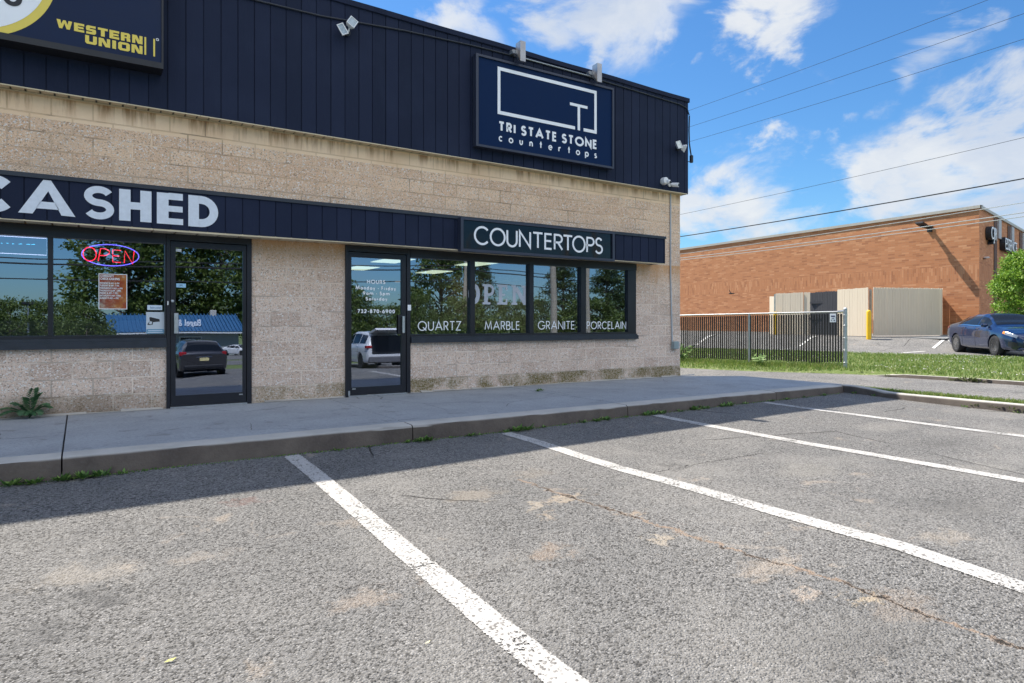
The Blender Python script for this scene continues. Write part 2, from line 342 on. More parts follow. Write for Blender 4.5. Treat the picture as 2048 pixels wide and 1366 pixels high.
# ------------------------------------------------------------------ materials
def m_asphalt(name,dark=.11,light=.235,far=False,marks=False):
    t=NT(name); v=t.obj()
    ag=t.vor(v,86 if not far else 55); a2=t.vor(v,180)
    n=t.noise(v,160,2); big=t.noise(v,.9,5,.6); mid=t.noise(v,6,4)
    c=t.ramp(t.sep(ag.outputs['Color'])[0],[(0,dark*.12),(.24,dark*.3),(.3,light*.7),(.75,light*1.08),(.92,light*1.25),(1,light*1.8)])
    c=t.mix(.3,c,t.ramp(t.sep(a2.outputs['Color'])[1],[(0,dark*.1),(.3,light*.5),(1,light*1.3)]))
    c=t.mix(t.mr(ag.outputs['Distance'],.35,.75,0,.6),c,(dark*.8,dark*.78,dark*.74))
    c=t.mix(t.mr(big,.35,.7),t.mix(1.,c,(1.0,.98,.95),'MULTIPLY'),t.mix(1.,c,(1.22,1.18,1.13),'MULTIPLY'))
    c=t.mix(t.mr(mid,.45,.75,0,.25),c,(light*.8,light*.79,light*.76))
    # sandy patches, dark tar spots and cracks
    pt=t.noise(v,2.3,6,.65,.6); c=t.mix(t.mr(pt,.62,.70,0,.45),c,(.42,.35,.28)); pb=t.noise(v,.8,5,.6,.3); c=t.mix(t.mr(pb,.5,.66,0,.28),c,(.32,.305,.28))
    ds=t.noise(v,1.4,5,.6,.2); c=t.mix(t.mr(ds,.27,.36,.55,0),c,(.06,.06,.06))
    cv=t.mix(.16,v,t.n('ShaderNodeTexNoise',{'Vector':v,'Scale':1.6,'Detail':5}).outputs['Color'])
    ck=t.n('ShaderNodeTexVoronoi',{'Vector':cv,'Scale':.42},feature='DISTANCE_TO_EDGE').outputs['Distance']
    gate=t.mr(t.noise(v,.5,2),.52,.58)
    ckm=t.math('MULTIPLY',t.mr(ck,.0012,.004,1,0),gate)
    c=t.mix(ckm,c,(.05,.045,.04))
    if marks:
        wv=t.n('ShaderNodeVectorMath',{0:t.n('ShaderNodeTexNoise',{'Vector':v,'Scale':9.,'Detail':5,'Roughness':.7}).outputs['Color'],1:(.5,.5,.5)},operation='SUBTRACT').outputs[0]
        wv=t.n('ShaderNodeVectorMath',{0:wv,'Scale':.22},operation='SCALE').outputs[0]; wv=t.n('ShaderNodeVectorMath',{0:v,1:wv},operation='ADD').outputs[0]
        wq=t.n('ShaderNodeVectorMath',{0:t.n('ShaderNodeTexNoise',{'Vector':v,'Scale':6.,'Detail':7,'Roughness':.78}).outputs['Color'],1:(.5,.5,.5)},operation='SUBTRACT').outputs[0]
        wq=t.n('ShaderNodeVectorMath',{0:wq,'Scale':.75},operation='SCALE').outputs[0]; wq=t.n('ShaderNodeVectorMath',{0:v,1:wq},operation='ADD').outputs[0]
        fl=t.n('ShaderNodeMapping',{0:wq,3:(.72,1.25,0)}).outputs[0]
        for (px_,py_,rad,cc,k) in ((2.56,4.43,.19,(.33,.28,.22),.75),(3.08,3.97,.10,(.5,.4,.29),.9),(2.81,3.96,.09,(.5,.42,.32),.9),(2.75,3.71,.05,(.5,.4,.3),.9),(3.27,3.42,.07,(.45,.33,.22),.85),(3.23,4.69,.16,(.3,.26,.21),.6),(3.26,1.81,.075,(.55,.44,.3),1.),(3.09,2.0,.08,(.5,.41,.33),.9),(3.03,2.99,.07,(.5,.42,.32),.9),(2.34,3.22,.12,(.34,.25,.18),.7),(1.22,3.23,.13,(.36,.29,.23),.75),(-.02,4.27,.2,(.36,.32,.27),.65),(.59,4.21,.13,(.38,.33,.28),.65),(1.55,4.39,.14,(.36,.3,.24),.6),(3.35,1.65,.16,(.36,.29,.23),.6),(4.5,4.23,.09,(.03,.03,.03),.9),(4.42,4.07,.07,(.03,.03,.03),.9),(4.44,1.93,.14,(.4,.34,.27),.6),(5.3,3.4,.3,(.33,.31,.27),.5),(6.6,2.6,.3,(.36,.34,.3),.5),(1.0,5.1,.1,(.2,.09,.07),.6),(8.1,4.2,.35,(.33,.31,.28),.5)):
            dd=t.n('ShaderNodeVectorMath',{0:fl,1:(px_*.72,py_*1.25,0)},operation='DISTANCE').outputs['Value']; c=t.mix(t.mr(dd,rad*.5,rad*1.1,k*.52,0),c,cc)
        wx,wy,_=t.sep(wv)
        def crack(val,w,lo,hi,axis,cc):
            return t.math('MULTIPLY',t.mr(t.math('ABSOLUTE',val),w*.4,w,1,0),t.math('MULTIPLY',t.math('GREATER_THAN',axis,lo),t.math('LESS_THAN',axis,hi)))
        g1=t.mr(t.noise(v,4.5,3),.44,.52)
        k1=crack(t.math('ADD',wx,t.math('MULTIPLY_ADD',wy,.1,-3.53)),.02,1.0,4.6,wy,0); c=t.mix(t.math('MULTIPLY',k1,.8),c,(.3,.22,.16))
        k1=t.math('MULTIPLY',crack(t.math('ADD',wx,t.math('MULTIPLY_ADD',wy,.1,-3.53)),.009,1.0,4.6,wy,0),g1); c=t.mix(k1,c,(.04,.035,.03))
        k2=crack(t.math('ADD',wy,t.math('MULTIPLY_ADD',wx,.04,-4.3)),.006,4.05,5.6,wx,0); c=t.mix(k2,c,(.05,.045,.04))
        k3=crack(t.math('ADD',wy,t.math('MULTIPLY_ADD',wx,.35,-3.85)),.005,1.1,2.6,wx,0); c=t.mix(k3,c,(.06,.05,.045))
        # oil drips under the bays and darker tyre-polished bands
        for (bx_,by_) in ((2.9,1.6),(5.2,2.2),(.4,2.3),(7.5,3.3)):
            dd=t.n('ShaderNodeVectorMath',{0:fl,1:(bx_*.72,by_*1.25,0)},operation='DISTANCE').outputs['Value']; c=t.mix(t.mr(dd,.05,.42,.38,0),c,(.07,.068,.065))
        ckm=t.math('MAXIMUM',ckm,t.math('MAXIMUM',k1,k2))
    t.base(c); t.rough(.86); t.p.inputs['Specular IOR Level'].default_value=.25
    h=t.math('SUBTRACT',t.mr(ag.outputs['Distance'],0,.6,1,0),t.math('MULTIPLY',ckm,3))
    t.bump(t.math('ADD',h,t.math('MULTIPLY',n,.6)),.9,.009)
    return t.m
ASP=m_asphalt('asphalt_lot',marks=True); ASP2=m_asphalt('asphalt_drive',.14,.235,True)
def m_paint_line():
    t=NT('line_paint'); v=t.obj(); ag=t.vor(v,80); n=t.noise(v,5,6,.7); f=t.noise(v,70,4,.7)
    c=t.mix(t.mr(n,.3,.7),(.52,.505,.48),(.36,.35,.33))
    wear=t.math('MULTIPLY',t.mr(t.sep(ag.outputs['Color'])[0],.12,.18,1,0),t.mr(n,.3,.5,.4,1))
    c=t.mix(wear,c,(.16,.15,.14)); t.base(c); t.rough(.75)
    t.bump(t.mr(ag.outputs['Distance'],0,.6,1,0),.5,.005)
    # ragged rim : uncovered asphalt shows near the edges
    tr=t.n('ShaderNodeBsdfTransparent'); mx=t.n('ShaderNodeMixShader')
    uv=t.n('ShaderNodeAttribute',attribute_name='edge').outputs['Fac']
    cut=t.math('GREATER_THAN',t.math('ADD',uv,t.math('MULTIPLY',t.math('SUBTRACT',f,.5),.55)),.93)
    hole=t.math('GREATER_THAN',t.math('ADD',t.math('MULTIPLY',t.noise(v,45,4,.75),.6),t.math('MULTIPLY',t.noise(v,3,3),.5)),.64)
    t.L.new(t.math('MAXIMUM',cut,hole),mx.inputs[0]); t.L.new(t.p.outputs[0],mx.inputs[1]); t.L.new(tr.outputs[0],mx.inputs[2]); t.L.new(mx.outputs[0],t.out.inputs[0])
    return t.m
LINE=m_paint_line()
def m_concrete(name,c0=(.4,.39,.37),grime=.4,joint=None):
    t=NT(name); v=t.obj(); n=t.noise(v,1.3,6,.62); f=t.noise(v,28,4,.6); sp=t.vor(v,150)
    c=t.mix(t.mr(n,.3,.7),Vector(c0)*.84,Vector(c0)*1.14)
    c=t.mix(t.mr(f,.45,.75,0,.55),c,Vector(c0)*.6); c=t.mix(t.mr(t.vor(v,4.3).outputs['Distance'],.05,.035),c,Vector(c0)*.55)
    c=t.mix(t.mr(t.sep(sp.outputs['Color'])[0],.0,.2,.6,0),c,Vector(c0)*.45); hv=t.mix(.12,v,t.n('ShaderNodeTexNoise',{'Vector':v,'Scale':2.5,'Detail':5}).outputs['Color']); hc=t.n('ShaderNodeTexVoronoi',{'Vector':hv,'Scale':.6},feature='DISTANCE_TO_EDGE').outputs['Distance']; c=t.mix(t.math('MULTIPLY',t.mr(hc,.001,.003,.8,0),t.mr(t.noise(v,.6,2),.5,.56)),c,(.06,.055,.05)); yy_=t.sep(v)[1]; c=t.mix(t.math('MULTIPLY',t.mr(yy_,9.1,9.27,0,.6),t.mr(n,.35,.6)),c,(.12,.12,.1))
    st=t.noise(v,3.7,5,.65,.5); c=t.mix(t.mr(st,.58,.7,0,grime),c,(.13,.125,.11))
    t.base(c); t.rough(.85); t.bump(t.math('ADD',f,t.math('MULTIPLY',t.noise(v,200,2),.5)),.45,.006); return t.m
CONC=m_concrete('sidewalk_concrete',(.33,.355,.375),.5)
def m_kerb():
    t=NT('kerb_concrete'); v=t.obj(); n=t.noise(v,2.5,6,.65); f=t.noise(v,40,4,.65); s=t.sep(v)
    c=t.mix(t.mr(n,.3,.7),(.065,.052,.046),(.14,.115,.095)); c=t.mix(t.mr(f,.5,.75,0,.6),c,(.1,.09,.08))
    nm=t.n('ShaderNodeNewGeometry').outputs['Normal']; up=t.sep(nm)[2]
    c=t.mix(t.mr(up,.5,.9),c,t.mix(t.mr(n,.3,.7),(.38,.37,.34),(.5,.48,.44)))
    t.base(c); t.rough(.9); t.bump(f,.6,.01); return t.m
KERB=m_kerb()
def m_block():
    t=NT('split_face_block'); v=t.obj(); x,y,z=t.sep(v)
    hx=t.math('ADD',x,y)
    zz=t.math('ADD',z,t.math('MULTIPLY',t.noise(v,1.1,2),.012))
    bv=t.comb(t.math('ADD',hx,8.0728),t.math('ADD',zz,-.008))
    br=t.n('ShaderNodeTexBrick',{'Vector':bv,'Scale':1.,'Mortar Size':.0085,'Mortar Smooth':.2,'Bias':0.,'Brick Width':.4064,'Row Height':.2032,'Color1':(0,0,0,1),'Color2':(1,1,1,1),'Mortar':(.5,.5,.5,1)})
    mort=br.outputs['Fac']; rnd=t.sep(br.outputs['Color'])[0]
    ag=t.vor(v,75); ag2=t.vor(v,150); n=t.noise(v,1.2,5,.6)
    base=t.mix(rnd,(.74,.505,.335),(.85,.61,.415))
    gz=t.mr(z,1.2,3.0); base=t.mix(gz,t.mix(rnd,(.63,.475,.38),(.78,.61,.495)),base)  # greyer grime low down; warmer upper tone paints bounced light into the block
    r=t.sep(ag.outputs['Color'])[0]
    c=t.mix(t.mr(r,.88,.91,0,.85),base,(.86,.82,.78)); c=t.mix(t.mr(r,.12,.10,0,.6),c,(.27,.18,.13)); 
    r2=t.sep(ag2.outputs['Color'])[1]; c=t.mix(t.mr(r2,.9,.92,0,.7),c,(.86,.82,.78)); c=t.mix(t.mr(r2,.14,.12,0,.5),c,(.26,.2,.16))
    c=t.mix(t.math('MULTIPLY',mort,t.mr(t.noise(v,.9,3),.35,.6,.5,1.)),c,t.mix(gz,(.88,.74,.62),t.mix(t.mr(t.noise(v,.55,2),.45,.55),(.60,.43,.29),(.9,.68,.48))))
    # smooth sandy top course with rust streaks
    top=t.mr(z,3.405,3.41); 
    sv=t.n('ShaderNodeMapping',{0:v,3:(9.,9.,.9)}).outputs[0]; st=t.noise(sv,1.,4,.7)
    tc=t.mix(t.mr(n,.35,.65),(.84,.61,.40),(.92,.71,.50)); tc=t.mix(t.math('MULTIPLY',t.mr(st,.45,.62),t.mr(z,3.44,3.68,.0,1.)),tc,(.34,.17,.07))
    tc=t.mix(t.math('MULTIPLY',mort,.4),tc,(.5,.34,.2))
    c=t.mix(top,c,tc)
    # drips under canopy + general dirt
    dr=t.math('MULTIPLY',t.mr(st,.5,.7,0,.5),t.mr(z,2.9,2.19,0,1)); dr=t.math('MULTIPLY',t.math('LESS_THAN',z,2.2),t.mr(t.math('ADD',z,t.math('MULTIPLY',st,.5)),2.05,2.45,0,.75)); c=t.mix(dr,c,(.60,.31,.12))
    c=t.mix(t.mr(t.noise(v,.8,5,.6),.58,.75,0,.22),c,(.25,.2,.16))
    # open mortar joints: dark thin lines on some joints
    dj=t.math('MULTIPLY',t.mr(mort,.8,1.),t.mr(t.noise(v,1.3,3),.55,.59)); c=t.mix(t.math('MULTIPLY',dj,.5),c,(.22,.17,.13))
    # moss on the bottom course
    mo=t.math('MULTIPLY',t.mr(z,.225,.2),t.mr(t.noise(v,2.2,5,.65),.36,.55)); mo=t.math('MULTIPLY',mo,t.mr(r,.1,.75,1.,.55))
    mo=t.math('MULTIPLY',mo,t.mr(x,1.6,4.5,.45,1.)); c=t.mix(mo,c,(.14,.115,.03))
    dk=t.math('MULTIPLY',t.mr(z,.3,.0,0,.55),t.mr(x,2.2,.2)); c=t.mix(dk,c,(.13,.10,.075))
    t.base(c); t.rough(.92); t.p.inputs['Specular IOR Level'].default_value=.2
    h=t.math('ADD',t.math('MULTIPLY',t.mr(ag.outputs['Distance'],0,.6,1,0),t.mr(top,0,1,1,.1)),t.math('MULTIPLY',mort,-1.2))
    t.bump(t.math('ADD',h,t.math('MULTIPLY',t.noise(v,30,3),.8)),.7,.008)
    return t.m
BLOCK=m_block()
def m_siding():
    t=NT('painted_siding'); v=t.obj()
    sv=t.n('ShaderNodeMapping',{0:v,3:(60.,60.,3.)}).outputs[0]; g=t.noise(sv,1.,5,.7)
    x=t.sep(v)[0]; bd=t.n('ShaderNodeTexWhiteNoise',{1:t.math('FLOOR',t.math('DIVIDE',t.math('ADD',x,.1),.2032))},noise_dimensions='1D').outputs[0]
    n=t.noise(v,1.5,4)
    c=t.mix(g,(.007,.0125,.032),(.014,.021,.047)); c=t.mix(t.mr(bd,0,1,0,.45),c,(.020,.029,.066)); c=t.mix(t.mr(n,.5,.8,0,.4),c,(.025,.036,.075))
    fl=t.noise(v,23,5,.7); c=t.mix(t.mr(fl,.76,.79,0,.5),c,(.16,.17,.2))
    t.base(c); t.rough(.7); t.p.inputs['Specular IOR Level'].default_value=.18; t.bump(g,.35,.003); return t.m
SIDING=m_siding()
def m_brick():
    t=NT('orange_brick'); v=t.obj(); x,y,z=t.sep(v)
    ny=t.math('ABSOLUTE',t.sep(t.n('ShaderNodeNewGeometry').outputs['True Normal'])[1]); side=t.math('GREATER_THAN',ny,.6)
    u=t.math('ADD',t.math('MULTIPLY',x,side),t.math('MULTIPLY',y,t.math('SUBTRACT',1,side)))
    def br(vec,w,h):
        b=t.n('ShaderNodeTexBrick',{'Vector':vec,'Scale':1.,'Mortar Size':.008,'Mortar Smooth':.2,'Bias':0.,'Brick Width':w,'Row Height':h,'Color1':(0,0,0,1),'Color2':(1,1,1,1),'Mortar':(.5,.5,.5,1)})
        return b.outputs['Fac'],t.sep(b.outputs['Color'])[0]
    f1,r1=br(t.comb(u,z),.40,.1); f2,r2=br(t.comb(z,u),.40,.1)
    band=t.math('MULTIPLY',t.math('GREATER_THAN',z,3.25),t.math('LESS_THAN',z,4.05))
    b2=t.math('MULTIPLY',t.math('GREATER_THAN',z,3.25),t.math('LESS_THAN',z,4.05))
    f=t.mix(band,t.comb(f1,f1,f1),t.comb(f2,f2,f2)); r=t.mix(band,t.comb(r1,r1,r1),t.comb(r2,r2,r2)); r=t.sep(r)[0]; f=t.sep(f)[0]
    c=t.ramp(r,[(0,(.31,.115,.048)),(.2,(.42,.165,.066)),(.8,(.48,.20,.085)),(1,(.56,.27,.13))])
    c=t.mix(t.mr(t.noise(v,.35,4),.35,.7,0,.35),c,(.48,.205,.09)); c=t.mix(t.mr(t.noise(v,5,5,.7),.5,.8,0,.3),c,(.38,.2,.12))
    c=t.mix(t.math('MULTIPLY',f,.75),c,(.40,.22,.12)); t.base(c); t.rough(.85); t.bump(t.math('SUBTRACT',1,f),.3,.006); return t.m
BRICK=m_brick()
def m_grass():
    t=NT('grass_ground'); v=t.obj(); n=t.noise(v,1.2,5,.65); f=t.noise(v,35,4,.7); w=t.vor(v,22)
    c=t.mix(n,(.07,.13,.022),(.15,.19,.05)); c=t.mix(t.mr(f,.4,.7,0,.6),c,(.2,.24,.06)); c=t.mix(t.mr(t.sep(w.outputs['Color'])[0],.88,.92,0,.5),c,(.4,.38,.24))
    t.base(c); t.rough(.9); t.bump(f,.9,.03); return t.m
GRASSG=m_grass()
def m_leaf(name,a,b,c3=None,trans=.35):
    t=NT(name); r=t.n('ShaderNodeNewGeometry').outputs['Random Per Island']
    pts=[(0,a),(.6,b)]+([(1,c3)] if c3 else [])
    c=t.ramp(r,pts); t.base(c); t.rough(.55)
    tr=t.n('ShaderNodeBsdfTranslucent',{0:t.mix(.5,c,(.25,.35,.04),'ADD') if 0 else c}); mx=t.n('ShaderNodeMixShader',{0:trans})
    t.L.new(t.p.outputs[0],mx.inputs[1]); t.L.new(tr.outputs[0],mx.inputs[2]); t.L.new(mx.outputs[0],t.out.inputs[0]); return t.m
LEAF=m_leaf('tree_leaves',(.05,.085,.02),(.12,.18,.035),(.2,.25,.06))
LEAF2=m_leaf('conifer_leaves',(.03,.06,.022),(.07,.12,.035),(.11,.16,.05))
LEAFB=m_leaf('bright_leaves',(.10,.21,.015),(.20,.36,.04),(.34,.48,.07),.4)
WEED=m_leaf('weed_leaves',(.06,.14,.03),(.13,.24,.05),(.22,.34,.07),.3)
BLADE=m_leaf('grass_blades',(.09,.17,.025),(.19,.28,.05),(.34,.34,.13),.35)
FERN=m_leaf('fern_leaves',(.03,.09,.04),(.06,.15,.06),(.1,.2,.08),.3)
CLOVER=mat('clover_bloom',(.62,.6,.52),.8)
BARK=mat('bark',(.13,.105,.08),.9,bump=.8,bs=25,var=.3)
POLEW=mat('weathered_pole',(.36,.31,.25),.85,bump=.5,bs=30,var=.25,vs=14)
BRONZE=mat('dark_bronze_frame',(.02,.021,.028),.35,metal=.3,spec=.5,var=.15)
SILL=mat('painted_sill',(.02,.026,.038),.42,var=.25,vs=9)
CREAM=mat('cream_soffit',(.62,.53,.36),.6,var=.12,vs=4)
GLASSM=None
def m_glass(name,refl=.42,tint=(.52,.55,.6),rough=0.0):
    t=NT(name); t.N.remove(t.p)
    v=t.obj(); g=t.n('ShaderNodeBsdfGlossy',{'Color':(.66,.76,.98,1),'Roughness':rough}); tr=t.n('ShaderNodeBsdfTransparent',{'Color':tuple(tint)+(1,)})
    bmp=t.n('ShaderNodeBump',{'Height':t.noise(v,.9,1),'Strength':.05,'Distance':.02}); t.L.new(bmp.outputs[0],g.inputs['Normal'])
    fr=t.n('ShaderNodeFresnel',{'IOR':1.5}).outputs[0]; f=t.math('ADD',refl,t.math('MULTIPLY',fr,.6),cl=True)
    mx=t.n('ShaderNodeMixShader',{0:f}); t.L.new(tr.outputs[0],mx.inputs[1]); t.L.new(g.outputs[0],mx.inputs[2]); t.L.new(mx.outputs[0],t.out.inputs[0]); return t.m
GLASSM=m_glass('tinted_window_glass',.32)
VINYL=mat('white_vinyl',(.86,.89,.93),.5,var=.03)
WHITE=mat('white_plastic',(.75,.76,.76),.45,var=.05)
ALU=mat('brushed_aluminium',(.55,.56,.58),.32,metal=.85,var=.1,vs=20)
GALV=mat('galvanised_steel',(.42,.45,.48),.4,metal=.7,var=.18,vs=18)
STEEL=mat('stainless_housing',(.4,.38,.36),.35,metal=.9,var=.25,vs=5)
BLACK=mat('black_plastic',(.015,.016,.02),.5)
BLACKW=mat('black_coated_wire',(.02,.02,.022),.55)
NAVY=mat('navy_sign_face',(.003,.019,.07),.55,var=.06,vs=1.5,spec=.1)
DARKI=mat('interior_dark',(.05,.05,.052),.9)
TANW=None
# ------------------------------------------------------------------ ground
def slope(y):
    if y>2: return 0
    if y>-9.5: return .068*(y-2)
    return -.78+.035*(max(y,-95)+9.5)
ZF=[(-2,-.36),(1.6,-.37),(4,-.237),(6.3,-.2),(11,-.2)]
ZC=[(-1,-.165),(2.7,-.187),(4,-.17),(6.3,-.148),(8.6,-.13),(11,-.12)]
ZT=[(-1.5,[(1.2,-.45),(2.1,-.42),(3.8,-.33),(5.5,-.2),(6.3,-.168)]),(1.65,[(1.2,-.43),(2.15,-.395),(3.16,-.354),(3.78,-.322),(4.79,-.252),(5.4,-.215),(6.3,-.17)]),
    (4.02,[(1.4,-.238),(4.0,-.226),(4.7,-.222),(5.5,-.192),(6.3,-.168)]),(6.36,[(2.2,-.206),(4.35,-.195),(5.3,-.175),(6.3,-.150)]),(8.66,[(3,-.178),(4.95,-.158),(6.3,-.138)]),(11,[(3,-.2),(5,-.18),(6.3,-.125)])]
def lot(x,y):
    z=0
    for dy in (-.35,0,.35):
        yy=min(6.4,y+dy); P=[(px_,interp(yy,T_)) for px_,T_ in ZT]; z+=interp(x,P)/3
    return z+slope(y)+.008*noise.noise(Vector((x*.7,y*.7,0)))
def drive(x,y): return -.125+slope(y)+.008*noise.noise(Vector((x*.5,y*.5,3)))
XA=[(-200,15.1),(8.3,15.1),(10,14.0),(12.1,13.2),(14.5,12.6),(40,11)]
XB=[(-60,52),(-2,31),(4,28.5),(9.1,26.4),(13.9,24.5),(17.5,23.6),(21,22.5),(60,14)]
def lawnz(x,y): return -.04-.004*(x-15.1)-.07*sstep((y-7.6)/3)*sstep((19-x)/4)+slope(y)+.02*noise.noise(Vector((x*.6,y*.6,7)))
def farz(x,y): return lerp(-.085,.43,sstep((x+.5*(y-12)-29)/2.6))+ .5*slope(y)
def world_z(x,y):
    if y<-16: return lot(5,-16)-(-16-y)*.035 if y>-95 else lot(5,-16)-79*.035
    return None
def grid_rows(fx0,fx1,ys,xs_n,fz):
    m=MB(); 
    for y in ys:
        a,b=fx0(y),fx1(y)
        for i in range(xs_n+1):
            x=lerp(a,b,i/xs_n); m.v.append((x,y,fz(x,y)))
    w=xs_n+1
    for j in range(len(ys)-1):
        for i in range(xs_n): m.f.append((j*w+i,j*w+i+1,(j+1)*w+i+1,(j+1)*w+i))
    return m
def fr(a,b,st): n=max(1,int(round((b-a)/st))); return [a+(b-a)*i/n for i in range(n+1)]
struct('parking_lot',grid_rows(lambda y:-30,lambda y:11.02,fr(-16,-1,.6)+fr(-1,6.44,.09)[1:],320,lot),ASP,smooth='all')
def drv_x0(y): return 11.1 if y<6.5 else 9.9
struct('driveway',grid_rows(drv_x0,lambda y:interp(y,XA)+.02,fr(-16,6.45,.6)+fr(6.55,40,.6),10,drive),ASP2,smooth='all')
struct('lawn_ground',grid_rows(lambda y:interp(y,XA)-.05,lambda y:interp(y,XB)+.02,fr(-16,40,.5),60,lambda x,y: lawnz(x,y) if x>interp(y,XA)+.12 else drive(x,y)-.02),GRASSG,smooth='all')
struct('far_parking_lot',grid_rows(lambda y:interp(y,XB)+.12,lambda y:90,fr(-16,60,1.),60,farz),m_asphalt('asphalt_far',.15,.25,True),smooth='all')
# wide ground sheet under everything, reaching the horizon
def gz(x,y):
    z=-1.2 if y>-12 else lot(5,-16)-.05-(-16-max(y,-95))*.035
    if y>-12: z=-.9+slope(y) if y<2 else -.9
    if x>26 and y>-16: z=-.6
    return z-.0
gx=[-900,-400,-200,-100,-60,-30,-15,0,11,15,20,26,32,45,60,90,150,300,900]; gy=[-900,-400,-200,-140,-95,-80,-60,-45,-30,-24,-16,-15.9,-9,-2,2,6,10,25,45,60,100,200,400,900]
m=MB()
for y in gy:
    for x in gx: m.v.append((x,y,gz(x,y)-(.0 if y<-16 else .25)))
for j in range(len(gy)-1):
    for i in range(len(gx)-1):
        k=j*len(gx)+i; m.f.append((k,k+1,k+1+len(gx),k+len(gx)))
struct('ground',m,GRASSG)
def bz(y): return lot(5,-16)-.05-(-16-max(y,-95))*.035
struct('road',MB().grid(lambda a,b:(lerp(-200,200,a),lerp(-38,-25,b),bz(lerp(-38,-25,b))+.02),8,3),ASP2)
struct('shop_forecourt',MB().grid(lambda a,b:(lerp(-30,60,a),lerp(-80,-42,b),bz(lerp(-80,-42,b))+.02),8,3),ASP2)
# kerbs
m=MB()
seg=[-30,-21.4,-15.3,-9.2,-3.15,-.12,2.93,5.98,9.1,10.96]
def kerb_front():
    m=MB()
    for a,b in zip(seg,seg[1:]):
        n=max(2,int((b-a)/.15)); a2=a+.006; b2=b-.006
        pr=[(6.62,.0),(6.425,-.004),(6.405,-.014),(6.392,-.032),(6.378,-.4)]
        vs=[];
        for i in range(n+1):
            x=lerp(a2,b2,i/n)
            for k,(y,z) in enumerate(pr):
                j=.010*noise.noise(Vector((x*4,k*.6,1)))+.010*noise.noise(Vector((x*17,k,5))) if 0<k<4 else 0
                vs.append((x,y+j,z-abs(j)*.8))
        P=len(pr); fs=[(i*P+k,(i+1)*P+k,(i+1)*P+k+1,i*P+k+1) for i in range(n) for k in range(P-1)]
        fs+=[tuple(range(P)),tuple(n*P+k for k in range(P))[::-1]]
        m.add(vs,fs)
    return m
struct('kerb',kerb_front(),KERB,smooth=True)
# kerb island running towards the camera on the right
m=MB(); ys=fr(-16,6.46,.25); pr=[(11.0-.008,-.5),(11.0,-.03),(11.012,-.012),(11.03,0),(11.14,0),(11.155,-.015),(11.16,-.5)]
for y in ys:
    zt=(-.065-.004*(6-y) if y>2 else -.08)+slope(y); zt=lerp(zt,0,sstep((y-5.5)/.85))
    for k,(x,z) in enumerate(pr):
        j=.006*noise.noise(Vector((y*4,k*.6,9)))
        m.v.append((x+j,y,zt+z-abs(j)*.5))
P=len(pr)
for i in range(len(ys)-1):
    for k in range(P-1): m.f.append((i*P+k,(i+1)*P+k,(i+1)*P+k+1,i*P+k+1))
m.f.append(tuple(range(P))[::-1])
struct('kerb_island',m,KERB,smooth=True)
m=MB(); ys=fr(-16,8.25,.3); pr=[(14.95,-.3),(14.958,.055),(14.97,.07),(15.08,.07),(15.1,.05),(15.1,-.3)]
for y in ys:
    e=sstep((8.25-y)/.9)
    for k,(x,z) in enumerate(pr): m.v.append((x,y,drive(x,y)+(z*e if z>0 else z)+.004*noise.noise(Vector((y*3,k,2)))))
P=len(pr)
for i in range(len(ys)-1):
    for k in range(P-1): m.f.append((i*P+k,(i+1)*P+k,(i+1)*P+k+1,i*P+k+1))
m.f.append(tuple(range((len(ys)-1)*P,len(ys)*P)))
struct('lawn_kerb',m,KERB,smooth=True)
m=MB(); ys=fr(-16,40,.8)
for y in ys:
    x=interp(y,XB)
    for (dx,dz) in ((0,-.1),(0,.01),(.14,.01),(.14,-.2)): m.v.append((x+dx,y,max(lawnz(x,y),farz(x,y))+dz))
for i in range(len(ys)-1):
    for k in range(3): m.f.append((i*4+k,(i+1)*4+k,(i+1)*4+k+1,i*4+k+1))
struct('far_kerb',m,CONC)
# sidewalk slabs with open joints
m=MB()
for a,b in zip(seg,seg[1:]):
    a2=a+.006; b2=(b-.006 if b<10.9 else 11.08)
    dz=random.uniform(-.003,.003)
    if b>10.9:
        m.prism([(a2,6.62),(10.955,6.62),(10.96,6.42),(11.1,6.5),(11.13,8.57),(10.1,9.2),(10.08,9.27),(a2,9.27)],lambda p:(p[0],p[1],-.3),lambda p:(p[0],p[1],.001))
    else:
        m.bbox(a2,b2,6.6205,9.27,-.3,dz+.001,.005)
struct('sidewalk',m,CONC)
# mortar fillet where sidewalk meets wall
m=MB(); x=-13.
while x<10.05:
    L=random.uniform(.2,.6); 
    if not(.9<x+L/2<1.95) : m.add([(x,9.272,.03*random.random()+.004),(x+L,9.272,.02*random.random()+.004),(x+L,9.272-random.uniform(.02,.07),.003),(x,9.272-random.uniform(.02,.07),.003)],[(0,1,2,3)])
    x+=L
struct('mortar_fillet',m,KERB)
# painted stall lines (4 mm above the asphalt, following it)
def stall_line(x,y0,y1,w=.165,sk=0):
    m=MB(); ys=fr(y0,y1,.06); E=[]
    c=[-.5,-.3,0,.3,.5]
    for i,y in enumerate(ys):
        xx=x+sk*(y-4)+.008*noise.noise(Vector((x,y*1.3,0)))
        for q in c: m.v.append((xx+q*w,y,lot(xx+q*w,y)+.005)); E.append(abs(q)*2 if i not in(0,len(ys)-1) else 1)
    for i in range(len(ys)-1):
        for k in range(4): m.f.append((i*5+k,i*5+k+1,(i+1)*5+k+1,(i+1)*5+k))
    o=struct('stall_line',m,LINE,fix=False)
    at=o.data.attributes.new('edge','FLOAT','POINT'); at.data.foreach_set('value',E)
    return o
for (x,y1,sk) in ((1.66,6.33,0),(4.02,6.3,0),(6.36,6.28,0),(8.66,6.28,0),(-.72,6.3,0),(-3.1,6.3,0)):
    stall_line(x,-.2 if x>0 else 1.,y1)
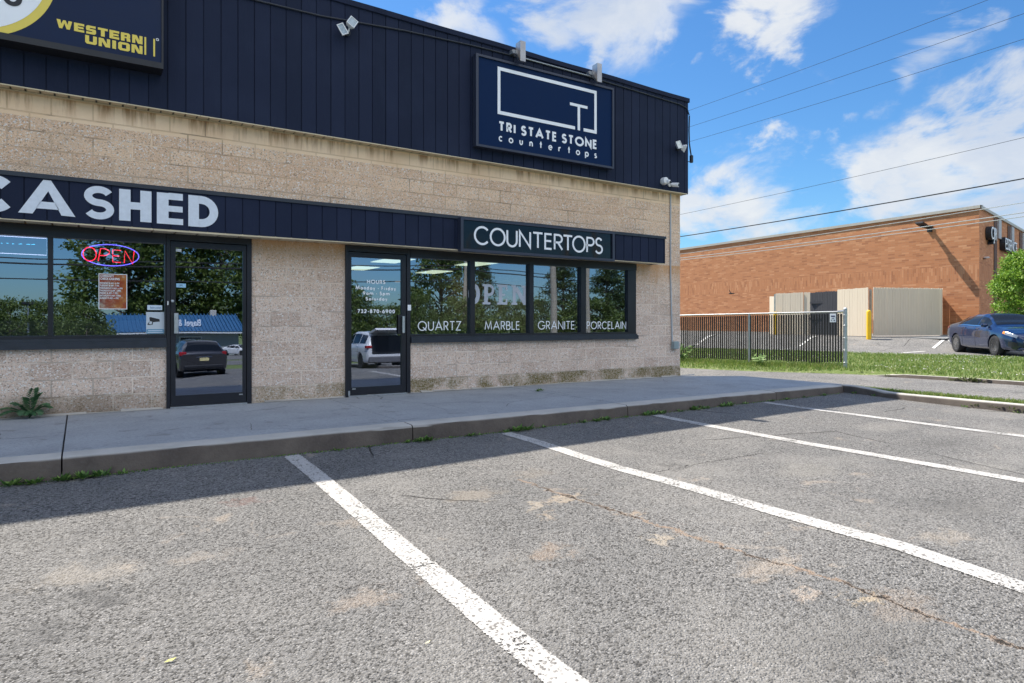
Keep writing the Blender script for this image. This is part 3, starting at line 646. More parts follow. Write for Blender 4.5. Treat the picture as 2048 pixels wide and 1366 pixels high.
# ------------------------------------------------------------------ shop building
B=thing('shop_building',(-1,9.27,0),'tan block strip shop building with dark navy board fascia and black framed doors','building')
def ztop(x): return 5.70-.0165*x
def zbot(x): return 3.68-.005*x
m=MB(); X0=-14; y0,y1=9.27,9.45
m.box(X0,-2.6,y0,y1,-.3,2.19); m.box(-2.6,.904,y0,y1,-.3,.763); m.box(1.911,3.19,y0,y1,-.3,2.19); m.box(4.2,8.87,y0,y1,-.3,.76); m.box(8.87,10.08,y0,y1,-.3,2.19); m.box(X0,10.08,y0,y1,2.19,3.60); m.add([(X0,9.27,3.60),(10.08,9.27,3.60),(10.08,9.27,zbot(10.08)-.004),(X0,9.27,zbot(X0)-.004),(10.08,9.45,3.6),(10.08,9.45,zbot(10)-.004)],[(0,1,2,3),(1,4,5,2)])
m.box(.904,1.911,y0+.02,y1,-.3,-.01); m.box(3.19,4.2,y0+.02,y1,-.3,-.01)
m.box(9.9,10.08,y1,24,-.3,3.9); m.box(X0,X0+.18,y1,24,-.3,3.9); m.box(X0,10.08,24,24.2,-.3,3.9)
for k in range(18):   # rough block ends on the corner
    z=k*.2032; e=.006+.014*random.random()
    m.bbox(10.02,10.08+e,9.268,9.268+.19,z+.006,z+.197,.006)
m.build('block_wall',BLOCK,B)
# siding with real grooves
def siding(mb,xa,xb,fz0,fz1,y,dep=.012,g=.012,ph=0.):
    st=.2032; x=math.floor((xa-ph)/st)*st+ph
    while x<xb:
        a=max(xa,x+g/2); b=min(xb,x+st-g/2); dy=random.uniform(-.0015,.0015)
        if b>a:
            mb.add([(a,y+dy,fz0(a)),(b,y+dy,fz0(b)),(b,y+dy,fz1(b)),(a,y+dy,fz1(a)),(a,y+dep,fz0(a)),(b,y+dep,fz0(b)),(b,y+dep,fz1(b)),(a,y+dep,fz1(a))],[(0,1,2,3),(0,3,7,4),(1,5,6,2),(0,4,5,1),(3,2,6,7)])
            mb.add([(b,y+dep,fz0(b)),(min(xb,b+g),y+dep,fz0(b)),(min(xb,b+g),y+dep,fz1(b)),(b,y+dep,fz1(b))],[(0,1,2,3)])
        x+=st
m=MB(); siding(m,X0,10.15,zbot,lambda x:ztop(x)-.02,9.115,ph=.09)
# return of the fascia round the corner
m.add([(10.15,9.117,zbot(10.15)),(10.15,16,zbot(10.15)),(10.15,16,ztop(10.15)-.02),(10.15,9.117,ztop(10.15)-.02)],[(0,1,2,3)])
m.build('upper_fascia',SIDING,B)
m=MB(); n=48
for i in range(n):
    a=lerp(X0,10.17,i/n); b=lerp(X0,10.17,(i+1)/n); j=lambda x:.012*noise.noise(Vector((x*.8,0,4)))
    m.add([(a,9.09,ztop(a)-.075+j(a)),(b,9.09,ztop(b)-.075+j(b)),(b,9.09,ztop(b)+j(b)),(a,9.09,ztop(a)+j(a)),(a,9.4,ztop(a)+.01),(b,9.4,ztop(b)+.01),(a,9.113,ztop(a)-.085),(b,9.113,ztop(b)-.085)],[(0,1,2,3),(3,2,5,4),(6,7,1,0)])
m.add([(10.17,9.09,ztop(10.17)-.075),(10.17,16,ztop(10.17)-.075),(10.17,16,ztop(10.17)),(10.17,9.09,ztop(10.17))],[(0,1,2,3)])
m.build('parapet_cap',SIDING,B)
m=MB(); m.add([(X0,9.13,5.5+.35),(10.14,9.13,5.45),(10.14,24,5.0),(X0,24,5.2)],[(0,1,2,3)])
m.box(X0,10.14,9.14,9.2,3.9,5.4); m.build('roof',mat('roof_membrane',(.25,.25,.25),.9),B)
# upper soffit: ribbed cream vinyl strips
def soffit(mb,xa,xb,ya,yb,fz,pitch=.102):
    x=xa
    while x<xb:
        b=min(xb,x+pitch-.02)
        mb.add([(x,ya,fz(x)),(b,ya,fz(b)),(b,yb,fz(b)+.004),(x,yb,fz(x)+.004),(x,ya,fz(x)+.02),(b,ya,fz(b)+.02),(b,yb,fz(b)+.02),(x,yb,fz(x)+.02)],[(0,1,2,3),(0,4,5,1),(1,5,6,2),(0,3,7,4)])
        mb.add([(b,ya,fz(b)+.03),(b+.021,ya,fz(b)+.03),(b+.021,yb,fz(b)+.03),(b,yb,fz(b)+.03)],[(0,1,2,3)])
        x+=pitch
m=MB(); soffit(m,X0,10.1,9.128,9.262,lambda x:zbot(x)-.003,.135)
for i in range(30):
    a=lerp(X0,10.12,i/30); b=lerp(X0,10.12,(i+1)/30)-.004
    m.add([(a,9.108,zbot(a)-.006),(b,9.108,zbot(b)-.006),(b,9.108,zbot(b)+.006),(a,9.108,zbot(a)+.006),(a,9.13,zbot(a)-.006),(b,9.13,zbot(b)-.006)],[(0,1,2,3),(0,4,5,1)])
    m.add([(a,9.252,zbot(a)-.014),(b,9.252,zbot(b)-.014),(b,9.252,zbot(b)-.003),(a,9.252,zbot(a)-.003),(a,9.27,zbot(a)-.014),(b,9.27,zbot(b)-.014)],[(0,1,2,3),(0,4,5,1)])
m.build('upper_soffit',CREAM,B)
# lower canopy
CZ0,CZ1=2.19,2.665
m=MB(); siding(m,X0,9.28,lambda x:CZ0,lambda x:CZ1,8.9,ph=.105); m.box(9.15,9.28,8.912,9.27,CZ0,CZ1); m.build('canopy_fascia',SIDING,B)
m=MB()
for i in range(24):
    a=lerp(X0,9.295,i/24); b=lerp(X0,9.295,(i+1)/24)
    da=.008*noise.noise(Vector((a,1,1))); db=.008*noise.noise(Vector((b,1,1)))
    m.add([(a,8.882,CZ1-.012),(b,8.882,CZ1-.012),(b,8.882,CZ1+.036+db),(a,8.882,CZ1+.036+da),(b,9.27,CZ1+.075+db),(a,9.27,CZ1+.075+da),(a,8.9,CZ1-.012),(b,8.9,CZ1-.012)],[(0,1,2,3),(3,2,4,5),(0,6,7,1)])
m.add([(9.295,8.882,CZ1-.012),(9.295,9.27,CZ1-.012),(9.295,9.27,CZ1+.075),(9.295,8.882,CZ1+.036)],[(0,1,2,3)])
m.build('canopy_cap',SILL,B)
m=MB(); soffit(m,X0,9.26,8.93,9.262,lambda x:CZ0-.006-.006*math.sin(x*1.3),.25)
for i in range(30):
    a=lerp(X0,9.27,i/30); b=lerp(X0,9.27,(i+1)/30)-.003; za=CZ0-.016-.006*math.sin(a*1.3); zb=CZ0-.016-.006*math.sin(b*1.3)
    m.add([(a,8.903,za),(b,8.903,zb),(b,8.903,CZ0+.002),(a,8.903,CZ0+.002),(a,8.935,za),(b,8.935,zb)],[(0,1,2,3),(0,4,5,1)])
m.build('canopy_soffit',CREAM,B)
# painted lettering on the canopy
PAINTW=mat('brushed_white_paint',(.66,.72,.8),.55,var=.1,vs=20)
def fat(mb,poly,y=8.896,hole=None):
    mb.prism(poly,lambda p:(p[0],y+.002,p[1]),lambda p:(p[0],y,p[1]))
m=MB(); y=8.8965
def strip(mb,pts,w,y=8.8965,cl=False):
    Lp,Rp=ribbon(pts,w,cl); n=len(pts)
    vs=[(a.x,y,a.y) for a in Lp]+[(a.x,y,a.y) for a in Rp]; mb.add(vs,[(j,(j+1)%n,n+(j+1)%n,n+j) for j in range(n if cl else n-1)])
strip(m,[(x,z) for x,z in arc(-.78,2.447,.155,.145,40,320)],.115,8.8962)
for P in ([(-.557,2.262),(-.43,2.262),(-.29,2.52),(-.265,2.64),(-.335,2.64)],[(-.265,2.6401),(-.2901,2.5199),(-.17,2.262),(-.04,2.257)],[(-.40,2.322),(-.36,2.40),(-.231,2.40),(-.19,2.322)]): m.add([(a,y,b) for a,b in P],[tuple(range(len(P)))])
strip(m,arc(.185,2.5155,.105,.075,25,270)+arc(.185,2.365,.108,.0755,88,-155),.078,8.8958)
def rc(a,b,c,d,yy=y): m.add([(a,yy,c),(b,yy,c),(b,yy,d),(a,yy,d)],[(0,1,2,3)])
rc(.382,.497,2.257,2.622); rc(.596,.712,2.257,2.624); rc(.497,.596,2.395,2.48)
rc(.768,.892,2.253,2.625); rc(.892,1.047,2.548,2.630); rc(.892,1.045,2.405,2.475); rc(.892,1.05,2.253,2.325)
D=[(1.107,2.246),(1.107,2.628),(1.21,2.628)]+arc(1.24,2.437,.205,.191,90,-90)+[]
Dl=[(1.107,2.246),(1.107,2.628),(1.225,2.628),(1.225,2.246)]; m.add([(a,y,b) for a,b in Dl],[(0,1,2,3)])
strip(m,[(1.2255,2.58)]+arc(1.25,2.437,.145,.1425,90,-90,14)+[(1.2255,2.2945)],.097,8.8955)
lt=m.build('painted_lettering',PAINTW,B,fix=False); lt['label']='white brush-painted CASHED letters'
# frames ---------------------------------------------------------------
def frame_rect(mb,x0,x1,z0,z1,t,ya,yb):
    mb.box(x0,x1,ya,yb,z1-t,z1); mb.box(x0,x1,ya,yb,z0,z0+t); mb.box(x0,x0+t,ya,yb,z0+t,z1-t); mb.box(x1-t,x1,ya,yb,z0+t,z1-t)
GY=9.295
# left shop window
m=MB(); m.box(-2.6,.90,9.235,9.34,2.052,2.186); m.box(-2.6,.90,9.245,9.34,.885,.921); 
for a,b in ((-1.9,-1.85),(-.307,-.256)): m.box(a,b,9.24,9.34,.921,2.052)
m.box(.886,.90,9.24,9.34,.921,2.052)
wl=m.build('window',BRONZE,B)
for a,b in ((-2.6,-1.9),(-1.85,-.307),(-.256,.886)):
    MB().quad((a,GY,.921),(b,GY,.921),(b,GY,2.052),(a,GY,2.052)).build('pane',GLASSM,wl)
m=MB(); m.box(-2.62,.902,9.205,9.33,.765,.845); m.box(-2.6,.902,9.225,9.33,.845,.884); m.build('sill',SILL,wl)
# right shop window
m=MB(); m.box(4.205,8.868,9.235,9.34,2.06,2.186); m.box(4.2,8.868,9.245,9.34,.862,.893); m.box(8.66,8.868,9.25,9.34,.893,2.06)
for a,b in ((5.24,5.337),(6.392,6.492),(7.516,7.644)): m.box(a,b-.025,9.237,9.34,.893,2.06); m.box(b-.025,b,9.255,9.34,.893,2.06)
wr=m.build('window',BRONZE,B)
for a,b in ((4.2,5.24),(5.337,6.392),(6.492,7.516),(7.644,8.66)): MB().quad((a,GY,.893),(b,GY,.893),(b,GY,2.06),(a,GY,2.06)).build('pane',GLASSM,wr)
m=MB(); m.box(4.202,8.89,9.205,9.33,.762,.835); m.box(4.202,8.872,9.222,9.33,.835,.861); m.build('sill',SILL,wr)
for tx,a,b,c,d in (('QUARTZ',4.345,5.10,.945,1.095),('MARBLE',5.54,6.23,.95,1.095),('GRANITE',6.605,7.41,.95,1.10),('PORCELAIN',7.69,8.65,.95,1.093)):
    stroke_text(MB(),tx,a,b,c,d,GY-.002,.0155,dep=.001,gap=.13).build('lettering',VINYL,wr)['label']='white vinyl word '+tx+' on the pane'
def door(x0,x1,g0,g1,hinge_right,frR,name_label,zg0,zg1):
    # outer frame, leaf, glass
    m=MB(); m.box(x0,frR,9.235,9.345,2.10,2.186); m.box(x0,x0+.04,9.235,9.345,.0,2.10); m.box(frR-.06,frR,9.235,9.345,.0,2.10)
    d=m.build('door',BRONZE,B); d['label']=name_label
    lx0,lx1=x0+.046,frR-.066
    m=MB(); m.box(lx0,g0,9.25,9.3,.022,2.09); m.box(g1,lx1,9.25,9.3,.022,2.09); m.box(g0,g1,9.25,9.3,.022,zg0); m.box(g0,g1,9.25,9.3,zg1,2.09)
    m.build('leaf',BRONZE,d)
    MB().quad((g0,9.275,zg0),(g1,9.275,zg0),(g1,9.275,zg1),(g0,9.275,zg1)).build('glass',GLASSM,d)
    m=MB(); m.box(x0+.04,frR-.06,9.22,9.34,.0,.018); m.build('threshold',ALU,d)
    return d
dl=door(.904,1.911,1.007,1.804,True,1.911,'black framed glass door of the check cashing shop',.155,2.02)
dr=door(3.19,4.198,3.28,4.06,False,4.198,'black framed glass door lettered with opening hours',.135,2.02)
def handle(d,x0,x1,z0,z1):
    m=MB(); m.bbox(x0,x1,9.19,9.215,z0,z1,.004); m.box(x0+.01,x0+.03,9.215,9.25,z0+.03,z0+.05); m.box(x0+.01,x0+.03,9.215,9.25,z1-.05,z1-.03); m.build('handle',ALU,d)
handle(dl,.985,1.032,.935,1.19); handle(dr,4.05,4.088,.915,1.17)
MB().box(.955,1.04,9.243,9.25,.93,1.2).build('handle_plate',BLACK,dl); MB().box(4.0,4.08,9.243,9.25,.90,1.19).build('handle_plate',BLACK,dr)
Mx=Matrix.Translation((.972,9.25,1.341))@Matrix.Rotation(R(90),4,'X')
MB().lathe([(0,.02),(.016,.018),(.02,.0)],16,Mx).build('lock',GALV,dl,smooth=True)
m=MB(); m.box(.912,.925,9.228,9.235,1.29,1.34); m.build('strike_plate',WHITE,dl)
m=MB(); m.box(1.755,1.80,9.243,9.25,.12,.135); m.build('closer_plate',ALU,dl)
MB().box(3.29,3.34,9.243,9.25,.105,.12).build('closer_plate',ALU,dr); MB().box(3.225,3.25,9.225,9.235,0.02,.09).build('pivot_plate',ALU,dr)
ly=9.273
stroke_text(MB(),'HOURS',3.522,3.807,1.642,1.703,ly,.0125,dep=.001).build('lettering',VINYL,dr)
stroke_text(MB(),'Monday - Friday',3.35,3.975,1.552,1.608,ly,.0125,dep=.001,gap=.17).build('lettering',VINYL,dr)
stroke_text(MB(),'9am - 5pm',3.46,3.875,1.475,1.53,ly,.0125,dep=.001,gap=.17).build('lettering',VINYL,dr)
stroke_text(MB(),'Saturday',3.50,3.84,1.395,1.448,ly,.0125,dep=.001,gap=.17).build('lettering',VINYL,dr)
stroke_text(MB(),'732-870-6900',3.375,3.96,1.21,1.268,ly,.0135,dep=.001,gap=.14).build('lettering',VINYL,dr)
# interior of the shops: dark rooms behind the glass
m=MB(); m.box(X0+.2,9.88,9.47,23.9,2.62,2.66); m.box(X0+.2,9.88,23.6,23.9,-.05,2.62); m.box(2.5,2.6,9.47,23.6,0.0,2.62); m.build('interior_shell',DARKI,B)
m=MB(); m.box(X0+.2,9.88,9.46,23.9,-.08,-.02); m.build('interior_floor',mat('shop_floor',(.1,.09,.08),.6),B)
CTM=mat('shop_counter',(.2,.19,.18),.4)
for q in ((5.2,8.4,12.5,13.1,-.02,.95),(-1.8,1.2,11.2,11.6,-.02,1.1)): MB().box(*q).build('counter',CTM,B)
EM=mat('ceiling_panel_light',(.8,.85,.75),.5,emit=(.82,.95,.66),es=1.1)
for i,(x,y,q) in enumerate(((6.45,15.25,'glowing ceiling panel high behind the lettered door glass'),(6.6,17.9,'glowing ceiling panel lower left behind the lettered door glass'),(8.95,18.0,'glowing ceiling panel behind the QUARTZ pane'),(8.65,14.9,'glowing ceiling panel cut by the mullion right of the QUARTZ pane'))):
    m=MB(); m.box(x-.33,x+.33,y-.62,y+.62,2.59,2.60); tag(m.build('ceiling_light',EM),q,'ceiling light','ceiling panels inside the right-hand shop')
# white OPEN letters on the inside of the second pane
def slab_open():
    m=MB(); z0,z1=1.37,1.70; y=GY-.003
    def r(a,b,c,d,k=0): m.add([(a,y-k*.0004,c),(b,y-k*.0004,c),(b,y-k*.0004,d),(a,y-k*.0004,d)],[(0,1,2,3)])
    strip(m,arc(5.34,1.535,.075,.13,90,450)[:-1],.07,y,True)
    x=5.50; r(x+.03,x+.10,z0,z1); r(x,x+.03,z1-.035,z1); r(x,x+.03,z0,z0+.035); r(x+.10,x+.15,z0,z0+.035); strip(m,[(x+.10,z1-.022)]+arc(x+.135,z1-.095,.065,.073,90,-90,10)+[(x+.10,z1-.168)],.045,y-.0004)
    x=5.78; r(x+.03,x+.10,z0,z1); r(x,x+.03,z1-.035,z1); r(x,x+.03,z0,z0+.035); r(x+.10,x+.2,z1-.04,z1); r(x+.10,x+.2,z0,z0+.04); r(x+.165,x+.2,z1-.09,z1-.04,1); r(x+.165,x+.2,z0+.04,z0+.1,1); r(x+.10,x+.155,1.515,1.55)
    x=6.06; r(x+.03,x+.09,z0,z1); r(x,x+.03,z1-.035,z1); r(x,x+.03,z0,z0+.035); r(x+.09,x+.12,z0,z0+.035); r(x+.24,x+.29,z0,z1); r(x+.2,x+.24,z1-.035,z1); strip(m,[(x+.09,z1-.04),(x+.265,z0+.04)],.075,y-.0004)
    return m
tag(slab_open().build('window_letters',mat('frosted_letters',(.50,.54,.62),.5),fix=False),'large frosted slab-serif OPEN letters inside the second pane of the countertop shop','lettering')
# ------------------------------------------------------------------ wall signs
FRAMEN=mat('sign_frame_navy',(.03,.036,.06),.4,var=.1)
T=thing('wall_sign',(6.6,9.115,3.85),'navy sign with white outlined rectangle logo reading TRI STATE STONE countertops on the dark fascia','sign')
m=MB(); xa,xb,za,zb=5.2,8.07,3.845,5.30
m.box(xa,xb,8.985,9.09,za,za+.035); m.box(xa,xb,8.985,9.09,zb-.035,zb); m.box(xa,xa+.045,8.985,9.09,za+.035,zb-.035); m.box(xb-.035,xb,8.985,9.09,za+.035,zb-.035); m.box(xa+.01,xb-.01,9.04,9.112,za+.01,zb-.01)
m.build('frame',FRAMEN,T)
MB().box(xa+.045,xb-.035,9.01,9.04,za+.035,zb-.035).build('panel',NAVY,T)
m=MB(); f=9.01; w=.052
def bar(a,b,c,d,k=0): m.box(a,b,f-.006-.0007*k,f,c,d)
bar(5.61,7.68,5.125,5.180); bar(5.61,5.61+w,4.475,5.125); bar(5.61,7.19,4.42,4.475); bar(7.628,7.68,4.475,5.125); bar(7.385,7.68,4.42,4.475)
bar(7.25,7.302,4.42,4.825); bar(7.08,7.47,4.825,4.872)
m.build('logo',VINYL,T)
m=MB(); stroke_text(m,'TRI STATE STONE',5.625,7.69,4.145,4.31,f,.036,dep=.005,gap=.15); m.build('lettering',VINYL,T)
m=MB(); x=5.632; tx='countertops'
for i,c in enumerate(tx):
    xc=lerp(5.668,7.655,i/10); wd=max(GL[c][0]*.15,.06); stroke_text(m,c,xc-wd/2,xc+wd/2,3.985,4.115,f,.021,dep=.005)
m.build('lettering',VINYL,T)
SMUDGE=mat('sign_smudge',(.02,.03,.055),.7,var=.5,vs=30)
# countertops panel sign on the canopy
T=thing('canopy_sign',(6.37,8.9,2.16),'long glossy black sign reading COUNTERTOPS on the lower canopy','sign')
m=MB(); xa,xb,za,zb=4.825,7.92,2.155,2.67
m.box(xa,xb,8.795,8.895,za,za+.04); m.box(xa,xb,8.795,8.895,zb-.035,zb); m.box(xa,xa+.045,8.795,8.895,za+.04,zb-.035); m.box(xb-.05,xb,8.795,8.895,za+.04,zb-.035); m.box(xa+.01,xb-.01,8.85,8.898,za+.01,zb-.01); m.build('frame',FRAMEN,T)
t=NT('black_acrylic'); t.base((.003,.005,.009)); t.rough(.05); t.p.inputs['Specular IOR Level'].default_value=.35
vv=t.obj(); t.bump(t.noise(vv,2.2,1),.1,.03)
MB().box(xa+.045,xb-.05,8.825,8.85,za+.04,zb-.035).build('panel',t.m,T)
m=MB()
CT=[('C',5.067,5.335,2.27,2.565),('O',5.352,5.645,2.27,2.56),('U',5.66,5.873,2.27,2.555),('N',5.898,6.134,2.273,2.553),('T',6.162,6.38,2.275,2.552),('E',6.402,6.566,2.275,2.55),('R',6.596,6.789,2.275,2.55),('T',6.783,7.0,2.275,2.55),('O',6.985,7.275,2.265,2.555),('P',7.293,7.475,2.27,2.55),('S',7.483,7.665,2.265,2.555)]
for c,a,b,c0,c1 in CT: stroke_text(m,c,a,b,c0,c1,8.825,.033,dep=.004)
m.build('lettering',VINYL,T)
# big yellow / white / navy box sign on the left
T=thing('box_sign',(-.6,8.87,4.09),'large navy box sign with yellow ring and yellow WESTERN UNION lettering on the left fascia','sign')
xa,xb,za,zb=-2.4,.835,4.09,5.33
m=MB(); m.box(xa,xb,8.86,9.11,za,za+.07); m.box(xa,xb,8.86,9.11,zb-.06,zb); m.box(xa,xa+.02,8.86,9.11,za+.07,zb-.06); m.box(xb-.02,xb,8.86,9.11,za+.07,zb-.06); m.build('cabinet',BLACK,T)
NAVY2=mat('navy_vinyl_face',(.006,.017,.055),.4,var=.1,spec=.2); YEL=mat('yellow_vinyl',(.78,.62,.1),.45,var=.04)
MB().box(xa+.02,xb-.02,8.875,8.9,za+.07,zb-.06).build('face',NAVY2,T)
# ring: ellipse pieces clipped to the face
def disc(cx,cz,r,x0,x1,z0,z1,y,n=96):
    pts=[(cx+r*math.cos(2*math.pi*i/n),cz+r*math.sin(2*math.pi*i/n)) for i in range(n)]
    def clip(P,ins,inter):
        o=[]
        for i in range(len(P)):
            a=P[i-1]; b=P[i]
            if ins(b):
                if not ins(a): o.append(inter(a,b))
                o.append(b)
            elif ins(a): o.append(inter(a,b))
        return o
    pts=clip(pts,lambda p:p[1]>=z0,lambda a,b:(a[0]+(b[0]-a[0])*(z0-a[1])/(b[1]-a[1]),z0))
    pts=clip(pts,lambda p:p[1]<=z1,lambda a,b:(a[0]+(b[0]-a[0])*(z1-a[1])/(b[1]-a[1]),z1))
    pts=clip(pts,lambda p:p[0]>=x0,lambda a,b:(x0,a[1]+(b[1]-a[1])*(x0-a[0])/(b[0]-a[0])))
    return MB().prism(pts,lambda p:(p[0],y+.002,p[1]),lambda p:(p[0],y,p[1]))
disc(-1.02,4.88,.81,xa+.03,xb,za+.075,zb-.065,8.872).build('ring',YEL,T)
disc(-1.02,4.88,.73,xa+.03,xb,za+.08,zb-.07,8.869).build('disc',VINYL,T)
m=MB(); stroke_text(m,'ng',-.86,-.52,4.56,4.92,8.868,.047,dep=.002,gap=.12); m.build('disc_lettering',BLACK,T)
m=MB(); 
def heavy(m,c,a,b,z0,z1,y=8.874):
    v=.037; h=(z1-z0)*.26; q=[0]
    def rc_(x0,x1,c0,c1): q[0]+=1; m.box(x0,x1,y-.003-.0003*q[0],y,c0,c1)
    def pl(P): q[0]+=1; m.prism(P,lambda p:(p[0],y,p[1]),lambda p:(p[0],y-.003-.0003*q[0],p[1]))
    zm=(z0+z1)/2
    if c=='E': rc_(a,a+v,z0,z1); rc_(a+v,b,z1-h,z1); rc_(a+v,b-.006,zm-h*.42,zm+h*.42); rc_(a+v,b,z0,z0+h)
    elif c=='T': rc_(a,b,z1-h,z1); rc_((a+b-v)/2,(a+b+v)/2,z0,z1-h)
    elif c=='I': rc_((a+b-v)/2,(a+b+v)/2,z0,z1)
    elif c=='N': rc_(a,a+v*.85,z0,z1); rc_(b-v*.85,b,z0,z1); pl([(a+v*.3,z1),(a+v*1.25,z1),(b-v*.3,z0),(b-v*1.25,z0)])
    elif c=='U': rc_(a,a+v,z0+.016,z1); rc_(b-v,b,z0+.016,z1); pl([(a,z0+.016),(a+.016,z0),(b-.016,z0),(b,z0+.016),(b,z0+h*1.1),(a,z0+h*1.1)])
    elif c=='O': rc_(a,a+v,z0+.016,z1-.016); rc_(b-v,b,z0+.016,z1-.016); pl([(a,z0+.016),(a+.018,z0),(b-.018,z0),(b,z0+.016),(b,z0+h),(a,z0+h)]); pl([(a,z1-.016),(a+.018,z1),(b-.018,z1),(b,z1-.016),(b,z1-h),(a,z1-h)])
    elif c=='S': pl([(a,z1-.014),(a+.016,z1),(b-.004,z1),(b-.004,z1-h),(a,z1-h)]); rc_(a,a+v,zm,z1-h); rc_(a+.004,b-.004,zm-h*.45,zm+h*.45); rc_(b-v,b,z0+h,zm); pl([(a+.002,z0),(b-.016,z0),(b,z0+.014),(b,z0+h),(a+.002,z0+h)])
    elif c=='R': rc_(a,a+v,z0,z1); pl([(a+v,z1),(b-.018,z1),(b-.003,z1-.014),(b-.003,z1-h),(a+v,z1-h)]); rc_(b-v,b-.003,zm,z1-h); rc_(a+v,b-.008,zm-h*.5,zm+h*.2); pl([(b-v*1.1,zm-h*.4),(b-.004,zm-h*.4),(b,z0),(b-v,z0)])
    elif c=='W':
        w=b-a; pl([(a,z1),(a+w*.24,z1),(a+w*.36,z0),(a+w*.16,z0)]); pl([(a+w*.16,z0),(a+w*.36,z0),(a+w*.58,z1),(a+w*.42,z1)]); pl([(a+w*.42,z1),(a+w*.58,z1),(a+w*.84,z0),(a+w*.64,z0)]); pl([(a+w*.64,z0),(a+w*.84,z0),(b,z1),(a+w*.76,z1)])
for wd_,x0_,x1_,c0,c1 in (('WESTERN',-.214,.617,4.335,4.43),('UNION',.052,.617,4.221,4.316)):
    wt={'W':1.5,'I':.45,'O':1.15,'N':1.1,'U':1.1}; tot=sum(wt.get(c,1) for c in wd_); un=(x1_-x0_-.017*(len(wd_)-1))/tot; x=x0_; m=MB()
    for c in wd_: heavy(m,c,x,x+un*wt.get(c,1),c0,c1); x+=un*wt.get(c,1)+.017
    m.build('lettering',YEL,T)['label']='yellow heavy word '+wd_
for a in (.637,.729): MB().box(a,a+.018,8.871,8.874,4.222,4.43).build('yellow_bar',YEL,T)
Mx=Matrix.Translation((.772,8.874,4.43))@Matrix.Rotation(R(90),4,'X')
MB().lathe([(.010,0),(.010,.002),(.016,.002),(.016,0)],20,Mx,True).build('registered_mark',VINYL,T)
# ------------------------------------------------------------------ lights & cameras on the fascia
LENS=mat('floodlight_glass',(.5,.56,.55),.15,var=.25,vs=25,metal=.3)
def flood(loc,heads,label):
    T=thing('floodlight',loc,label,'floodlight','twin white floodlights on the fascia'); X,Y,Z=loc
    m=MB(); Mx=Matrix.Translation((X,9.1,Z))@Matrix.Rotation(R(90),4,'X'); m.lathe([(.045,0),(.045,.025),(.03,.03),(.0,.03)],18,Mx); m.tube([(X,9.08,Z),(X,9.03,Z+.005)],.012); m.build('base',BLACK,T,smooth=True)
    for (dx,dz,w,h,rot,yaw,pit) in heads:
        Mx=Matrix.Translation((X+dx,8.99,Z+dz))@Matrix.Rotation(R(yaw),4,'Z')@Matrix.Rotation(R(pit),4,'X')@Matrix.Rotation(R(rot),4,'Y')
        m=MB(); m.add([Mx@Vector(p) for p in [(-w*.3,.05,-h*.3),(w*.3,.05,-h*.3),(w*.3,.05,h*.3),(-w*.3,.05,h*.3),(-w/2,-.015,-h/2),(w/2,-.015,-h/2),(w/2,-.015,h/2),(-w/2,-.015,h/2)]],[(0,1,2,3),(0,1,5,4),(1,2,6,5),(2,3,7,6),(3,0,4,7)])
        t_=.012
        for a,b,c,d in ((-w/2,w/2,-h/2,-h/2+t_),(-w/2,w/2,h/2-t_,h/2),(-w/2,-w/2+t_,-h/2+t_,h/2-t_),(w/2-t_,w/2,-h/2+t_,h/2-t_)): m.box(a,b,-.03,-.0152,c,d,Mx)
        m.tube([Mx@Vector((0,.05,0)),(X,9.03,Z)],.012); hd=m.build('lamp_head',WHITE,T)
        MB().box(-w/2+t_,w/2-t_,-.024,-.016,-h/2+t_,h/2-t_,Mx).build('lens',LENS,hd)
flood((3.16,9.115,5.16),[(-.10,-.02,.095,.17,-28,-15,-10),(.03,.11,.125,.17,35,10,-20)],'twin white floodlight on the fascia between the two big signs')
flood((9.83,9.115,4.49),[(-.085,.03,.10,.15,-18,-20,-10),(.07,-.005,.11,.13,-30,55,20)],'twin white floodlight on the fascia near its right end')
T=thing('dome_camera',(9.42,9.115,3.81),'white domed security camera at the right end of the fascia','camera')
m=MB(); Mx=Matrix.Translation((9.44,9.113,3.80))@Matrix.Rotation(R(90),4,'X'); m.lathe([(.07,0),(.075,.03),(.068,.09),(.05,.1),(0,.1)],24,Mx); m.box(9.37,9.43,9.0,9.1,3.75,3.77); m.build('housing',WHITE,T,smooth=True)
m=MB(); Mx=Matrix.Translation((9.47,8.99,3.775)); m.lathe([(0,-.045),(.03,-.035),(.045,-.01),(.045,.012),(.03,.035),(0,.045)],18,Mx); eye=m.build('eyeball',WHITE,T,smooth=True)
m=MB(); Mx=Matrix.Translation((9.475,8.948,3.765))@Matrix.Rotation(R(90),4,'X'); m.lathe([(.026,0),(.026,.006),(0,.01)],16,Mx); m.build('lens',BLACK,eye,smooth=True)
T=thing('bullet_camera',(9.63,9.115,3.76),'small white bullet security camera right of the domed camera','camera')
m=MB(); Mx=Matrix.Translation((9.62,9.113,3.765))@Matrix.Rotation(R(90),4,'X'); m.lathe([(.05,0),(.05,.02),(.02,.03),(.015,.06),(0,.06)],20,Mx); m.build('mount',WHITE,T,smooth=True)
m=MB(); Mx=Matrix.Translation((9.66,9.07,3.755))@Matrix.Rotation(R(25),4,'Z')@Matrix.Rotation(R(98),4,'X'); m.lathe([(.025,-.01),(.04,0),(.043,.1),(.043,.12),(.03,.122),(0,.118)],20,Mx); b=m.build('barrel',WHITE,T,smooth=True)
m=MB(); m.lathe([(.012,.121),(.012,.126),(.028,.126),(.028,.1215)],18,Mx,True); m.lathe([(0,.127),(.01,.126),(.011,.119)],14,Mx); m.build('lens_ring',BLACK,b)
